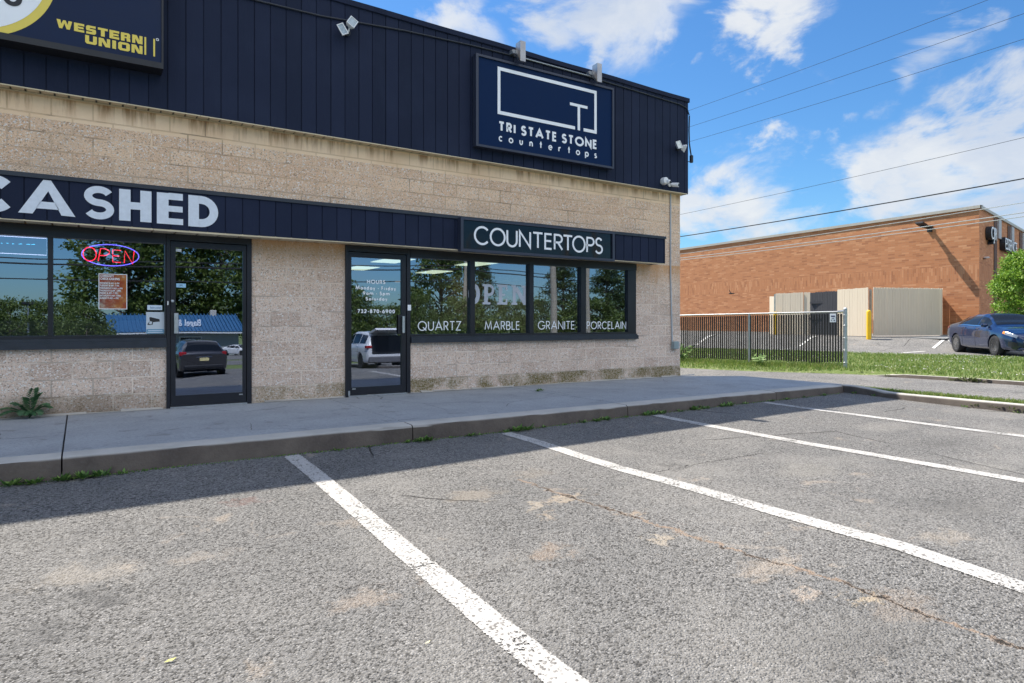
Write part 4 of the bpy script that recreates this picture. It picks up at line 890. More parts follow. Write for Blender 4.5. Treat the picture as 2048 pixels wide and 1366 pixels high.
for i,(x,z) in enumerate(((6.0,5.47),(7.62,5.455))):
    T=thing('sign_light',(x,9.0,z),('left' if i==0 else 'right')+' of the two grey metal wedge-shaped lamps above the rectangle logo sign','sign light','wedge lamps above the logo sign')
    m=MB(); hw=.052; pr=[(8.99,.14),(8.99,-.14),(8.87,-.185),(8.86,.15)]
    m.prism([(8.855,.155),(8.99,.145),(9.0,-.03),(8.90,-.17),(8.855,-.17)],lambda p:(x-hw,p[0],z+p[1]),lambda p:(x+hw,p[0],z+p[1])); m.build('housing',STEEL,T)
    MB().box(x-.1,x-.03,9.0,9.11,z-.01,z+.05).build('bracket',GALV,T)
m=MB(); m.tube([(6.05,9.02,5.43),(7.57,9.02,5.42)],.011); tag(m.build('light_conduit',GALV,smooth=True),'bare metal conduit joining the two wedge lamps above the logo sign','conduit')
m=MB(); pts=[(-1.2,9.098,5.28),(1.2,9.098,5.29),(2.78,9.098,5.31),(4.06,9.098,5.41),(5.26,9.098,5.455),(6.0,9.098,5.46),(7.7,9.098,5.44),(9.0,9.098,5.40),(9.9,9.098,5.37),(10.1,9.098,5.33),(10.165,9.1,5.2)]
m.tube(pts,.012)
tag(m.build('fascia_conduit',SILL,smooth=True),'long dark painted conduit running under the top edge of the fascia','conduit')
T=thing('hanging_connector',(10.2,9.12,4.3),'black cable with plug box hanging off the right corner of the fascia','cable')
MB().tube([(10.168,9.1,5.19),(10.17,9.11,4.9),(10.19,9.12,4.65),(10.24,9.12,4.42)],.014).build('cord',BLACK,T,smooth=True)
MB().bbox(10.22,10.28,9.09,9.15,4.27,4.42,.01).build('plug_box',BLACK,T)
MB().tube([(10.15,9.12,4.28),(10.23,9.12,4.29)],.008).build('bracket',BLACK,T)
T=thing('wall_conduit',(9.8,9.25,.6),'pale blue-grey conduit running down the block wall corner to a grey box','conduit')
PVC=mat('grey_pvc',(.42,.46,.5),.4)
MB().tube([(9.80,9.252,3.63),(9.80,9.252,2.0),(9.83,9.252,1.2),(9.845,9.252,.70)],.014,10).build('pipe',PVC,T,smooth=True)
m=MB(); m.bbox(9.82,9.95,9.17,9.26,.55,.70,.008); m.build('junction_box',mat('grey_box',(.26,.32,.33),.45),T)
MB().box(9.955,9.985,9.19,9.26,.56,.69).build('box_cover',PVC,T)
# ------------------------------------------------------------------ things in / on the left window
def emit(name,c,s):
    t=NT(name); t.base((0.02,.02,.02)); t.p.inputs['Emission Color'].default_value=tuple(c)+(1,); t.p.inputs['Emission Strength'].default_value=s; return t.m
RED=emit('neon_red',(1,.02,.05),2.6); BLUE=emit('neon_blue',(.16,.13,1),2.8); WHN=emit('neon_white',(.7,.75,1),1.6); CY=emit('led_cyan',(.1,.65,1),2.)
T=thing('neon_sign',(.31,9.36,1.76),'lit neon sign with red OPEN inside a blue oval behind the left window','neon sign')
NY=9.355
MB().tube([(.315+.296*math.cos(a*2*math.pi/48),NY,1.887+.128*math.sin(a*2*math.pi/48)) for a in range(49)],.0055,6,False).build('oval_tube',BLUE,T)
m=MB()
def neon(pts): m.tube([(a,NY-.015,b) for a,b in pts],.006,6)
neon(arc(.10,1.887,.066,.082,90,450))
neon([(.185,1.81),(.21,1.96),(.265,1.958),(.30,1.935),(.30,1.905),(.265,1.88),(.20,1.876)])
neon([(.42,1.95),(.335,1.952),(.335,1.805),(.42,1.803)]); neon([(.335,1.88),(.405,1.88)])
neon([(.455,1.80),(.462,1.948),(.545,1.79),(.56,1.948)])
m.build('letter_tubes',RED,T)
T=thing('led_sign',(-.9,9.36,1.8),'white outlined rectangular LED window sign with small cyan writing at the far left','LED sign')
m=MB(); x0,x1,z0,z1=-1.55,-.322,1.852,2.045; m.tube([(x0,NY,z0),(x1,NY,z0),(x1,NY,z1),(x0,NY,z1),(x0,NY,z0)],.004,6); m.build('outline',WHN,T)
m=MB(); random.seed(3); x=-1.3
while x<-.45:
    m.tube([(x,NY,1.962+random.uniform(-.006,.006)),(x+random.uniform(.01,.035),NY,1.965+random.uniform(-.008,.008))],.003,5); x+=random.uniform(.04,.075)
m.build('cyan_writing',CY,T)
T=thing('poster',(.33,9.31,1.23),'orange and red hours poster in the left window reading COMMUNITY CHECK CASHING','poster')
t=NT('poster_orange'); v=t.obj(); x=t.sep(v)[0]; t.base(t.mix(t.mr(x,.2,.48),(.25,.1,.09),(.5,.17,.03))); t.base(t.mix(t.mr(t.noise(v,7,3),.4,.6),t.mix(t.mr(x,.2,.48),(.22,.08,.08),(.55,.17,.03)),(.36,.06,.035))); t.rough(.12); t.p.inputs['Coat Weight'].default_value=1; t.p.inputs['Coat IOR'].default_value=2.2; t.p.inputs['Coat Roughness'].default_value=.02
MB().box(.196,.475,9.2915,9.294,1.24,1.65).build('sheet',t.m,T)
m=MB(); frame_rect(m,.188,.483,1.232,1.658,.008,9.290,9.294); m.build('border',VINYL,T)
PY=9.290
font_mesh('COMMUNITY',.034,.275,PY,1.618,VINYL,'title',T,width=.14,bold=.0008); font_mesh('CHECK CASHING',.036,.305,PY,1.585,VINYL,'title',T,width=.2,bold=.001)
font_mesh('MONDAY 8 AM - 6 PM\nTUESDAY 8 AM - 7 PM\nWEDNESDAY 8 AM - 6 PM\nTHURSDAY 8 AM - 6 PM\nFRIDAY 8 AM - 7 PM\nSATURDAY 8 AM - 5 PM\nSUNDAY 9 AM - 4 PM',.0285,.20,PY,1.535,VINYL,'hours_text',T,align='LEFT',width=.235,bold=.0006)
T=thing('sticker',(.78,9.294,1.225),'white bitcoin sticker above the camera notice in the left window','sticker')
MB().box(.698,.862,9.2925,9.2945,1.228,1.288).build('sheet',mat('pale_sticker',(.62,.74,.85),.5),T); font_mesh('bitcoin',.042,.79,9.292,1.245,mat('blue_ink',(.08,.16,.3),.5),'lettering',T,width=.115)
T=thing('camera_notice',(.78,9.294,.91),'pale surveillance notice with a black camera picture at the corner of the left window','notice')
MB().box(.686,.884,9.2925,9.2945,.935,1.203).build('sheet',mat('notice_sheet',(.55,.62,.68),.5,var=.05),T)
MB().box(.69,.88,9.2918,9.2924,.937,.99).build('blue_band',mat('notice_blue',(.1,.3,.48),.5),T)
m=MB(); ny=9.2915
for P in ([(.72,1.135),(.735,1.14),(.83,1.115),(.835,1.085),(.77,1.078),(.725,1.09)],[(.755,1.09),(.765,1.09),(.755,1.045),(.735,1.045),(.745,1.055)],[(.72,1.085),(.725,1.09),(.715,1.055),(.705,1.06)],[(.70,1.06),(.735,1.05),(.74,1.04),(.70,1.045)]): m.add([(a,ny,b) for a,b in P],[tuple(range(len(P)))])
m.build('camera_picture',BLACK,T,fix=False)
m=MB(); m.box(.705,.865,9.2912,9.2917,.968,.975); m.box(.70,.872,9.2912,9.2917,.948,.955); m.build('small_print',VINYL,T)
m=MB(); m.box(1.012,1.075,9.2685,9.2715,1.965,2.0); tag(m.build('sticker',VINYL),'tiny white sticker at the top corner of the left glass door','sticker')
T=thing('sticker',(1.05,9.27,1.53),'pale blue J.M. sticker on the left glass door above its lock','sticker')
MB().box(1.015,1.125,9.2695,9.2715,1.515,1.565).build('sheet',mat('blue_sticker',(.35,.62,.85),.5),T); font_mesh('J.M.',.035,1.07,9.269,1.53,BLACK,'lettering',T)
m=MB(); m.box(4.15,4.205,9.23,9.234,1.255,1.34); tag(m.build('card',VINYL),'small white card stuck on the frame beside the right door','card')
# ------------------------------------------------------------------ foliage generators
def leafquad(m,p,L,Wd,d,nrm):
    d=d.normalized(); s=d.cross(nrm)
    if s.length<.05: s=d.cross(Vector((.3,.9,.2)))
    s.normalize(); k=len(m.v)
    m.v+= [tuple(p),tuple(p+d*L*.45+s*Wd*.5),tuple(p+d*L),tuple(p+d*L*.45-s*Wd*.5)]; m.f.append((k,k+1,k+2,k+3))
def rv(rng): 
    while 1:
        v=Vector((rng.uniform(-1,1),rng.uniform(-1,1),rng.uniform(-1,1)))
        if .05<v.length<1: return v.normalized()
def tree_meshes(seed,H,crown_r,crown_lo,leaf,nleaf,nclump,kind='round',lw=.5):
    rng=random.Random(seed); t=MB(); lf=MB()
    tr=[Vector((0,0,-.3)),Vector((.02*H*rng.uniform(-1,1),.01*H,H*.2)),Vector((.03*H*rng.uniform(-1,1),.02*H*rng.uniform(-1,1),H*.5)),Vector((.02*H*rng.uniform(-1,1),0,H*.9))]
    t.tube(tr,[H*.026,H*.021,H*.014,H*.004],8)
    clumps=[]
    for i in range(nclump):
        f=rng.random()
        z=lerp(crown_lo,H*.97,f**.9)
        if kind=='cone': rad=crown_r*(1-((z-crown_lo)/(H-crown_lo))**1.1)+.05*H
        else:
            q=(z-crown_lo)/(H-crown_lo); rad=crown_r*math.sqrt(max(.06,1-(2*q-.85)**2/1.35))
        a=rng.uniform(0,6.283); rr=rad*rng.uniform(.35,1)**.6
        c=Vector((rr*math.cos(a),rr*math.sin(a),z)); clumps.append(c)
        if i%3==0:
            zz=max(crown_lo*.8,c.z-rr*.5); b0=Vector((0,0,min(zz,H*.8))); mid=(b0+c)/2+Vector((0,0,.02*H)); t.tube([b0,mid,c],[H*.008,H*.005,H*.002],5,False)
    per=nleaf//nclump
    for c in clumps:
        cr=crown_r*rng.uniform(.16,.34)
        for j in range(per):
            o=rv(rng)*cr*rng.random()**.45; o.z*=.62 if kind!='cone' else .4
            p=c+o; d=rv(rng)+Vector((o.x,o.y,-.25))/max(cr,.01)*.6
            s=leaf*rng.uniform(.6,1.3); leafquad(lf,p,s,s*lw,d,rv(rng)*.8+Vector((0,0,.9)))
    return t,lf
def make_tree(name,label,cat,seed,H,cr,lo,leaf,nl,nc,m,kind='round',lw=.5,group=None):
    T=thing(name,(0,0,0),label,cat,group,local=True); a,b=tree_meshes(seed,H,cr,lo,leaf,nl,nc,kind,lw)
    a.build('trunk',BARK,T,smooth=True); b.build('crown',m,T,fix=False); return T
# tree on the right behind the car
T=make_tree('small_tree','bright green leafy young tree beside the brick building behind the navy car','tree',5,4.2,1.75,.9,  .17,20000,170,LEAFB,lw=.42)
T.location=(34.7,11.8,.4); T.scale=(.74,.74,.9)
# ------------------------------------------------------------------ brick building
BC=Vector((38.4,15.2)); D1=Vector((.0993,.995)); D2=Vector((.980,.197)); BH=7.02
BB=thing('brick_building',(38.4,15.2,.4),'long single storey orange brick building with pale metal coping behind the lawn','building')
a=BC; b=BC+D1*45; c=BC+D2*40; d=b+D2*40
def wallquad(mb,p,q,z0,z1): mb.add([(p.x,p.y,z0),(q.x,q.y,z0),(q.x,q.y,z1),(p.x,p.y,z1)],[(0,1,2,3)])
m=MB(); m.prism([(a.x,a.y),(b.x,b.y),(d.x,d.y),(c.x,c.y)],lambda p:(p[0],p[1],-.6),lambda p:(p[0],p[1],BH-.02)); m.build('brick_wall',BRICK,BB)
m=MB(); N1=Vector((-D1.y,D1.x)); N2=Vector((D2.y,-D2.x))
def coping(p,q,n,h=.12,dp=.09):
    o=n*dp; m.add([(p.x+o.x,p.y+o.y,BH-h),(q.x+o.x,q.y+o.y,BH-h),(q.x+o.x,q.y+o.y,BH+.03),(p.x+o.x,p.y+o.y,BH+.03),(q.x-o.x*3,q.y-o.y*3,BH+.04),(p.x-o.x*3,p.y-o.y*3,BH+.04),(q.x,q.y,BH-h),(p.x,p.y,BH-h)],[(0,1,2,3),(3,2,4,5),(0,7,6,1)])
coping(a-D1*.09,b,N1); coping(a-D2*.0,c,N2)
m.build('coping',mat('coping_metal',(.42,.39,.34),.5,var=.08),BB)
PILM=mat('dark_pilaster',(.10,.05,.035),.8); GPM=mat('grey_panel',(.4,.4,.41),.6)
for s in (3.6,7.6,11.6):
    for w_,cc in ((.9,None),):
        m=MB()
        p=BC+D2*s; q=BC+D2*(s+.8); o=N2*.03
        m.add([(p.x+o.x,p.y+o.y,.3),(q.x+o.x,q.y+o.y,.3),(q.x+o.x,q.y+o.y,BH-.2),(p.x+o.x,p.y+o.y,BH-.2)],[(0,1,2,3)])
        m.build('pilaster',PILM,BB)
for s in (4.5,8.5,12.5):
    m=MB()
    p=BC+D2*s; q=BC+D2*(s+.75); o=N2*.10
    m.prism([(p.x,p.y),(q.x,q.y),(q.x+o.x,q.y+o.y),(p.x+o.x,p.y+o.y)],lambda r:(r[0],r[1],BH-1.25),lambda r:(r[0],r[1],BH-.2))
    m.build('grey_panel',GPM,BB)
# channel letters on the shaded side
def chan(txt,s,z,size,label):
    T=thing('channel_letters',(BC.x+D2.x*s,BC.y+D2.y*s,z),label,'sign letters','letter signs on the brick side wall')
    ang=math.atan2(D2.y,D2.x)
    for nm,dp,off,mt,bo in (('letter_box',.12,.02,BLACK,.03),('letter_face',.01,.28,VINYL,-.01)):
        Mx=Matrix.Translation((BC.x+D2.x*s+N2.x*(.02+dp+ (0 if nm=='letter_box' else .25)),BC.y+D2.y*s+N2.y*(.02+dp+(0 if nm=='letter_box' else .25)),z))@Matrix.Rotation(ang,4,'Z')@Matrix.Rotation(R(90),4,'X')
        font_mesh(txt,size,0,0,0,mt,nm,T,align='LEFT',M=Mx,dep=dp,bold=bo)
chan('CJR',1.35,5.45,.95,'short black channel-letter sign high on the shaded brick side wall near its corner')
chan('ESSENCE',5.2,5.2,.95,'longer black channel-letter sign further along the shaded brick side wall')
P0=BC+D2*.95
T=thing('wall_lamp',(P0.x,P0.y,4.4),'small white wall lamp on the shaded side of the brick building','lamp')
m=MB(); Mx=Matrix.Translation((P0.x+N2.x*.14,P0.y+N2.y*.14,4.42)); m.lathe([(0,.06),(.1,.055),(.15,.02),(.13,0),(0,-.03)],20,Mx); m.build('shade',WHITE,T,smooth=True); MB().box(P0.x-.05,P0.x+.05,P0.y-.12,P0.y+.02,4.36,4.40).build('bracket',BLACK,T)
# floodlight on an arm, throws the long shadow
s=2.45; P0=BC+D1*s
T=thing('arm_lamp',(P0.x,P0.y,6.1),'black floodlight on a short arm casting a long shadow on the orange brick wall','lamp')
m=MB(); z=6.28; q=P0+N1*.72; m.tube([(P0.x,P0.y,z-.1),(P0.x+N1.x*.35,P0.y+N1.y*.35,z-.02),(q.x,q.y,z+.03)],[.08,.12,.14],8); m.box(P0.x-.1,P0.x+.02,P0.y-.12,P0.y+.12,z-.3,z+.05); m.build('arm',BLACK,T,smooth=True)
Mx=Matrix.Translation((q.x-.05,q.y,z+.06))@Matrix.Rotation(R(14),4,'Y'); MB().bbox(-.3,.3,-.2,.2,-.05,.06,.02,Mx).build('lamp_head',BLACK,T)
P0=BC+D1*8.6
T=thing('box_lamp',(P0.x,P0.y,2.4),'dark square lamp on the brick wall above the black fence section','lamp')
MB().prism([(-.34,.1),(.34,.1),(.2,-.3),(-.2,-.3)],lambda p:(P0.x-.35,P0.y+p[0],2.75+p[1]),lambda p:(P0.x+.02,P0.y+p[0],2.75+p[1])).build('housing',BLACK,T)
MB().box(P0.x-.42,P0.x+.02,P0.y-.42,P0.y+.42,2.855,2.90).build('lid',GALV,T)
# ------------------------------------------------------------------ dumpster enclosure
def m_tan(name,a,b):
    t=NT(name); v=t.obj(); sv=t.n('ShaderNodeMapping',{0:v,3:(14.,14.,1.)}).outputs[0]; n=t.noise(sv,1.,5,.7); t.base(t.mix(n,a,b)); t.rough(.8); t.bump(n,.3,.004); return t.m
TAN=m_tan('weathered_tan_paint',(.58,.48,.36),(.75,.645,.50)); BLKW=m_tan('blackened_wood',(.02,.02,.025),(.07,.07,.08))
def boards(T,pts,z0,h,m,name,dog=True,wd=.14,vh=0.,th=.025):
    mb=MB(); P=[Vector(p) for p in pts]; cum=[0]
    for a,b in zip(P,P[1:]): cum.append(cum[-1]+(b-a).length)
    n=int(cum[-1]/wd)
    def at(s):
        for i in range(len(P)-1):
            if s<=cum[i+1]+1e-9: return P[i].lerp(P[i+1],(s-cum[i])/max(1e-6,cum[i+1]-cum[i])),(P[i+1]-P[i]).normalized()
        return P[-1],(P[-1]-P[-2]).normalized()
    for i in range(n):
        s=cum[-1]*i/n; a,d=at(s+.004); b,_=at(s+cum[-1]/n-.004); nn=Vector((-d.y,d.x))*th; hh=h+random.uniform(-.012,.012)+vh*math.sin(i*.23); c=.03 if dog else 0
        poly=[(0,0),(1,0),(1,hh-c),(.8,hh),(.2,hh),(0,hh-c)]; jo=random.uniform(-.003,.003)
        f=lambda p,o:(lerp(a.x,b.x,p[0])+nn.x*o+jo,lerp(a.y,b.y,p[0])+nn.y*o,z0+p[1])
        mb.prism(poly,lambda p:f(p,0),lambda p:f(p,1))
    return mb.build(name,m,T)
E=thing('dumpster_enclosure',(30,17,.43),'weathered tan board fence enclosure with one blackened section against the brick building','fence')
z0=.46
boards(E,[(30.5,21.45),(30.55,19.9)],z0+.0,2.13,TAN,'gate_panel')
g=boards(E,[(29.95,17.75),(29.45,16.02)],z0,2.17,TAN,'gate_panel')
boards(E,[(30.6,19.55),(30.35,17.7)],z0,2.1,BLKW,'blackened_panel',vh=.03)
boards(E,[(30.05,16.1),(31.6,15.5),(33.2,14.95),(33.75,14.85),(34.05,15.1)],z0+.03,2.17,TAN,'side_panel')
boards(E,[(34.05,15.12),(38.56,17.05)],z0,2.12,TAN,'rear_panel')
boards(E,[(30.6,21.5),(30.95,22.1)],z0,2.0,TAN,'return_panel')
boards(E,[(30.6,19.9),(30.62,19.56)],z0,2.13,TAN,'gate_panel')
m=MB()
for p in ((30.55,21.5),(29.95,16.18)): MB().box(p[0]-.04,p[0]+.04,p[1]-.04,p[1]+.04,z0-.1,z0+2.1).build('gate_post',STEEL,E)
for q in (.75,1.55): MB().box(30.50,30.58,17.75,19.5,z0+q,z0+q+.1).build('rail',BLKW,E)
YP=mat('yellow_bollard_paint',(.85,.5,.01),.5,var=.08)
for i,(x,y,l) in enumerate(((29.2,15.85,'yellow bollard between the tan gate and the long tan side panel'),(30.2,21.25,'yellow bollard seen through the chain-link fence at the left of the tan enclosure'))):
    m=MB(); m.lathe([(.0,-.2),(.10,-.2),(.10,1.13),(.09,1.18),(.05,1.22),(0,1.23)],20,Matrix.Translation((x,y,.4))); tag(m.build('bollard',YP,smooth=True),l,'bollard','yellow bollards at the enclosure')
# apron + far lot lines
struct('apron',MB().grid(lambda u,v:(lerp(30.2,38,u),lerp(13.2,15.2,v),farz(lerp(30.2,38,u),14)+.006),4,2),CONC)
LW=mat('plain_white_line',(.75,.74,.7),.8)
for (p,q) in (((26.1,12.9),(30.3,13.3)),((24.8,17.3),(28.7,18.0)),((23.9,21.5),(27.6,22.5)),((28.0,8.2),(32,8.8))):
    a=Vector(p); b=Vector(q); d=(b-a); nn=Vector((-d.y,d.x)).normalized()*.06; m=MB()
    for i in range(11):
        c=a+d*i/10
        for sg in (-1,1): m.v.append((c.x+nn.x*sg,c.y+nn.y*sg,farz(c.x,c.y)+.01))
    m.f=[(2*i,2*i+1,2*i+3,2*i+2) for i in range(10)]; struct('far_stall_line',m,LW)
# ------------------------------------------------------------------ chain link fence
F=thing('chain_link_fence',(16.1,9.33,-.1),'chain-link fence with black privacy slats, white top rail and grey posts beside the driveway','fence')
FP=[Vector((16.1,9.33)),Vector((15.6,11.8)),Vector((15.25,14.3)),Vector((14.9,16.8)),Vector((14.5,19.3))]
def fz(i): return [-.10,-.13,-.17,-.2,-.22][i]
RT=[1.345,1.315,1.285,1.26,1.24]
m=MB(); x,y=FP[0]; m.tube([(x,y,-.3),(x,y,1.42)],.045,14); m.tube([(x,y,1.42),(x,y,1.45)],[.047,.02],14); m.build('end_post',GALV,F,smooth=True)
for i in (1,2,3,4):
    x,y=FP[i]; MB().tube([(x,y,-.3),(x,y,RT[i])],.03,12).build('line_post',GALV,F,smooth=True)
MB().tube([(p.x,p.y,RT[i]) for i,p in enumerate(FP)],.022,10).build('top_rail',mat('whitish_rail',(.42,.43,.45),.4,metal=.3),F,smooth=True)
m=MB()
for z in (.05,.36,.67,.98,1.24): m.lathe([(.047,0),(.052,.005),(.052,.025),(.047,.03)],14,Matrix.Translation((16.1,9.33,z)))
m.tube([(16.1,9.33,1.36),(16.06,9.5,1.345)],.03,8); m.build('tension_band',ALU,F,smooth=True)
# wires + slats
mw=MB(); ms=MB()
for i in range(4):
    a,b=FP[i],FP[i+1]; L=(b-a).length; d=(b-a)/L; nn=Vector((-d.y,d.x)); zb0,zb1=fz(i)+.02,fz(i+1)+.02; zt0,zt1=RT[i]-.02,RT[i+1]-.02
    pitch=.066; k=int(L/pitch)
    for j in range(k):
        s=(j+.5)*pitch; p=a+d*s; f=s/L; zb=lerp(zb0,zb1,f)+.14+.05*noise.noise(Vector((s*2,i*9,0))); zt=lerp(zt0,zt1,f)-.03
        w=.0175+.005*random.random(); 
        ms.add([(p.x-d.x*w,p.y-d.y*w,zb),(p.x+d.x*w,p.y+d.y*w,zb),(p.x+d.x*w,p.y+d.y*w,zt),(p.x-d.x*w,p.y-d.y*w,zt),(p.x-d.x*w+nn.x*.006,p.y-d.y*w+nn.y*.006,zb),(p.x+d.x*w+nn.x*.006,p.y+d.y*w+nn.y*.006,zb),(p.x+d.x*w+nn.x*.006,p.y+d.y*w+nn.y*.006,zt),(p.x-d.x*w+nn.x*.006,p.y-d.y*w+nn.y*.006,zt)],[(0,1,2,3),(4,7,6,5),(0,3,7,4),(1,5,6,2)])
    Hh=1.4; st=.066
    for sgn in (1,-1):
        s0=-Hh
        while s0<L+Hh:
            # line s = s0 + sgn*t, z=zb+t
            t0,t1=0,Hh
            if sgn>0: ta=max(0,-s0); tb=min(Hh,L-s0)
            else: ta=max(0,s0-L); tb=min(Hh,s0)
            if tb-ta>.03:
                P=[]
                for t_ in (ta,tb):
                    s=s0+sgn*t_; f=s/L; q=a+d*s; P.append((q.x-nn.x*.004*sgn,q.y-nn.y*.004*sgn,lerp(lerp(zb0,zb1,f),lerp(zt0,zt1,f),t_/Hh)))
                mw.tube(P,.003,3,False)
            s0+=st
ms.build('slats',BLACKW,F,fix=False); mw.build('wire_mesh',mat('dull_wire',(.06,.06,.065),.5,metal=.4),F,fix=False)
T=thing('fence_plate',(16.07,9.55,1.1),'small white sign plate tied near the top right corner of the chain-link fence','sign')
d=(FP[1]-FP[0]).normalized(); ang=math.atan2(-d.y,-d.x)
Mx=Matrix.Translation((16.1+d.x*.28-.03,9.33+d.y*.28,1.19))@Matrix.Rotation(ang,4,'Z')
MB().box(-.075,.075,-.006,.0,-.11,.11,Mx).build('plate',VINYL,T)
m=MB(); m.box(-.045,.05,-.009,-.0065,.025,.06,Mx); m.box(-.045,-.02,-.009,-.0065,-.07,-.045,Mx); m.box(.02,.05,-.009,-.0065,-.08,-.05,Mx); m.box(-.03,.03,-.009,-.0065,-.02,-.005,Mx); m.build('print',mat('navy_ink',(.05,.06,.15),.5),T)
# ------------------------------------------------------------------ cars
def cr_interp(P,t):
    n=len(P)-1; i=min(int(t*n),n-1); f=t*n-i
    p0,p1,p2,p3=P[max(0,i-1)],P[i],P[i+1],P[min(n,i+2)]
    return .5*((2*p1)+(-p0+p2)*f+(2*p0-5*p1+4*p2-p3)*f*f+(-p0+3*p1-3*p2+p3)*f**3)
def mono(x,P):
    # smooth-ish interpolation
    if x<=P[0][0]: return P[0][1]
    for (a,b),(c,d) in zip(P,P[1:]):
        if x<=c:
            t=(x-a)/(c-a); return b+(d-b)*(t*.5+sstep(t)*.5)
    return P[-1][1]
def make_car(name,label,cat,S,paint,loc,heading,group=None):
    """S: dict with L,W,H, top profile, belt profile, halfwidth profile, bottom; local x forward"""
    T=thing(name,loc,label,cat,group,local=True,rz=heading)
    xs=sorted(set([round(q,3) for q in fr(-S['L']/2,S['L']/2,.06)])); 
    TOP,BELT,BOT,HW,ROOFW=S['top'],S['belt'],S['bot'],S['hw'],S['roofw']
    NS=26
    def section(x):
        zt=mono(x,TOP); zb=mono(x,BOT); zs=min(mono(x,BELT),zt-.01); w=mono(x,HW); wr=mono(x,ROOFW)
        g=max(0,min(1,(zt-zs)/.35)); wt=lerp(w*.86,wr,g)
        P=[(0,zb),(w*.8,zb),(w*.955,zb+.07),(w*.985,lerp(zb,zs,.3)),(w,lerp(zb,zs,.62)),(w*.975,zs-.07),(w*.93,zs),(lerp(w*.92,wt,.5),lerp(zs,zt,.5)),(wt*1.0,zt-.075*g-.004),(wt*.86,zt-.02*g-.001),(wt*.45,zt+.008),(0,zt+.012)]
        P=[Vector((0,a,b)) for a,b in P]
        return [ (lambda q:(x,q.y,q.z))(cr_interp(P,k/NS)) for k in range(NS+1)]
    ring=[section(x) for x in xs]; n=len(xs)
    vs=[];
    for r in ring: vs+= [(a,b,c) for a,b,c in r]+[(a,-b,c) for a,b,c in r[1:-1]][::-1]
    Pn=2*NS; m=MB(); m.v=vs
    for i in range(n-1):
        for k in range(Pn): m.f.append((i*Pn+k,i*Pn+(k+1)%Pn,(i+1)*Pn+(k+1)%Pn,(i+1)*Pn+k))
    m.f.append(tuple(range(Pn))[::-1]); m.f.append(tuple(range((n-1)*Pn,n*Pn)))
    body=m.build('body',paint,T,smooth=True)
    # wheel arches
    r=S['wr']; WX=S['wx']; cut=MB()
    for wx in WX:
        for sg in (1,-1):
            Mx=Matrix.Translation((wx,sg*(S['W']/2+.1),r))@Matrix.Rotation(R(90*sg),4,'X'); cut.lathe([(r+.055,0),(r+.055,.34)],32,Mx)
    co=cut.build('cut',BLACK)
    md=body.modifiers.new('b','BOOLEAN'); md.operation='DIFFERENCE'; md.object=co; md.solver='EXACT'
    T.location=(0,0,0); T.rotation_euler.z=0; bpy.context.view_layer.update(); dg=bpy.context.evaluated_depsgraph_get(); dg.update()
    me=bpy.data.meshes.new_from_object(body.evaluated_get(dg)); body.modifiers.clear(); body.data=me; bpy.data.objects.remove(co)
    me.materials.clear(); me.materials.append(paint)
    T.location=loc; T.rotation_euler.z=heading
    for p in me.polygons: p.use_smooth=True
    me.set_sharp_from_angle(angle=R(40))
    # inner arch liners
    m=MB()
    for wx in WX:
        for sg in (1,-1):
            Mx=Matrix.Translation((wx,sg*(S['W']/2-.245),r))@Matrix.Rotation(R(90*sg),4,'X'); m.lathe([(0,0),(r+.05,0),(r+.05,.01)],24,Mx)
    m.build('arch_liner',BLACK,T)
    def patch(nm,x0,x1,k0,k1,mt,off=.006,sides=(1,-1),par=T,fx=None):
        out=[]
        for sg in sides:
            mm=MB(); X=fr(x0,x1,.06); K=[k0+(k1-k0)*i/max(2,int((k1-k0)*1.2)) for i in range(max(2,int((k1-k0)*1.2))+1)]
            for x in X:
                zt=mono(x,TOP); zb=mono(x,BOT)
                for k in K:
                    kk=k if fx is None else fx(x,k,k0,k1)
                    sec_t=kk/NS
                    s_=section_c(x,sec_t); e=.01
                    s2=section_c(x,min(1,sec_t+e)); s3=section_c(x+.03,sec_t); s1=section_c(x,max(0,sec_t-e)); s4=section_c(x-.03,sec_t)
                    nrm=(Vector(s3)-Vector(s4)).cross(Vector(s2)-Vector(s1)); 
                    nrm=nrm.normalized() if nrm.length>1e-9 else Vector((0,1,0))
                    c=Vector((x,0,.7)); 
                    if nrm.dot(Vector(s_)-Vector((s_[0],0,.7)))<0: nrm=-nrm
                    p=Vector(s_)+nrm*off; mm.v.append((p.x,p.y*sg,p.z))
            w=len(K)
            for i in range(len(X)-1):
                for j in range(w-1): mm.f.append((i*w+j,i*w+j+1,(i+1)*w+j+1,(i+1)*w+j))
            out.append(mm)
        return out
    def section_c(x,t):
        zt=mono(x,TOP); zb=mono(x,BOT); zs=min(mono(x,BELT),zt-.01); w=mono(x,HW); wr=mono(x,ROOFW)
        g=max(0,min(1,(zt-zs)/.35)); wt=lerp(w*.86,wr,g)
        P=[(0,zb),(w*.8,zb),(w*.955,zb+.07),(w*.985,lerp(zb,zs,.3)),(w,lerp(zb,zs,.62)),(w*.975,zs-.07),(w*.93,zs),(lerp(w*.92,wt,.5),lerp(zs,zt,.5)),(wt*1.0,zt-.075*g-.004),(wt*.86,zt-.02*g-.001),(wt*.45,zt+.008),(0,zt+.012)]
        q=cr_interp([Vector((0,a,b)) for a,b in P],t); return (x,q.y,q.z)
    kb=6.25/11*NS; kt=7.75/11*NS; kw=8.7/11*NS
    # side glass: each window
    for (x0,x1) in S['sidewin']:
        for mm in patch('w',x0,x1,kb,kt,None): mm.build('side_window',S['glass'],T,smooth='all',fix=False)
    for nm,(x0,x1) in (('windscreen',S['ws']),('rear_window',S['rw'])):
        mm=MB(); 
        for q in patch('w',x0,x1,kw,NS,None): mm.add(q.v,q.f)
        mm.build(nm,S['glass'],T,smooth='all',fix=False)
    # door seams + handles
    m=MB()
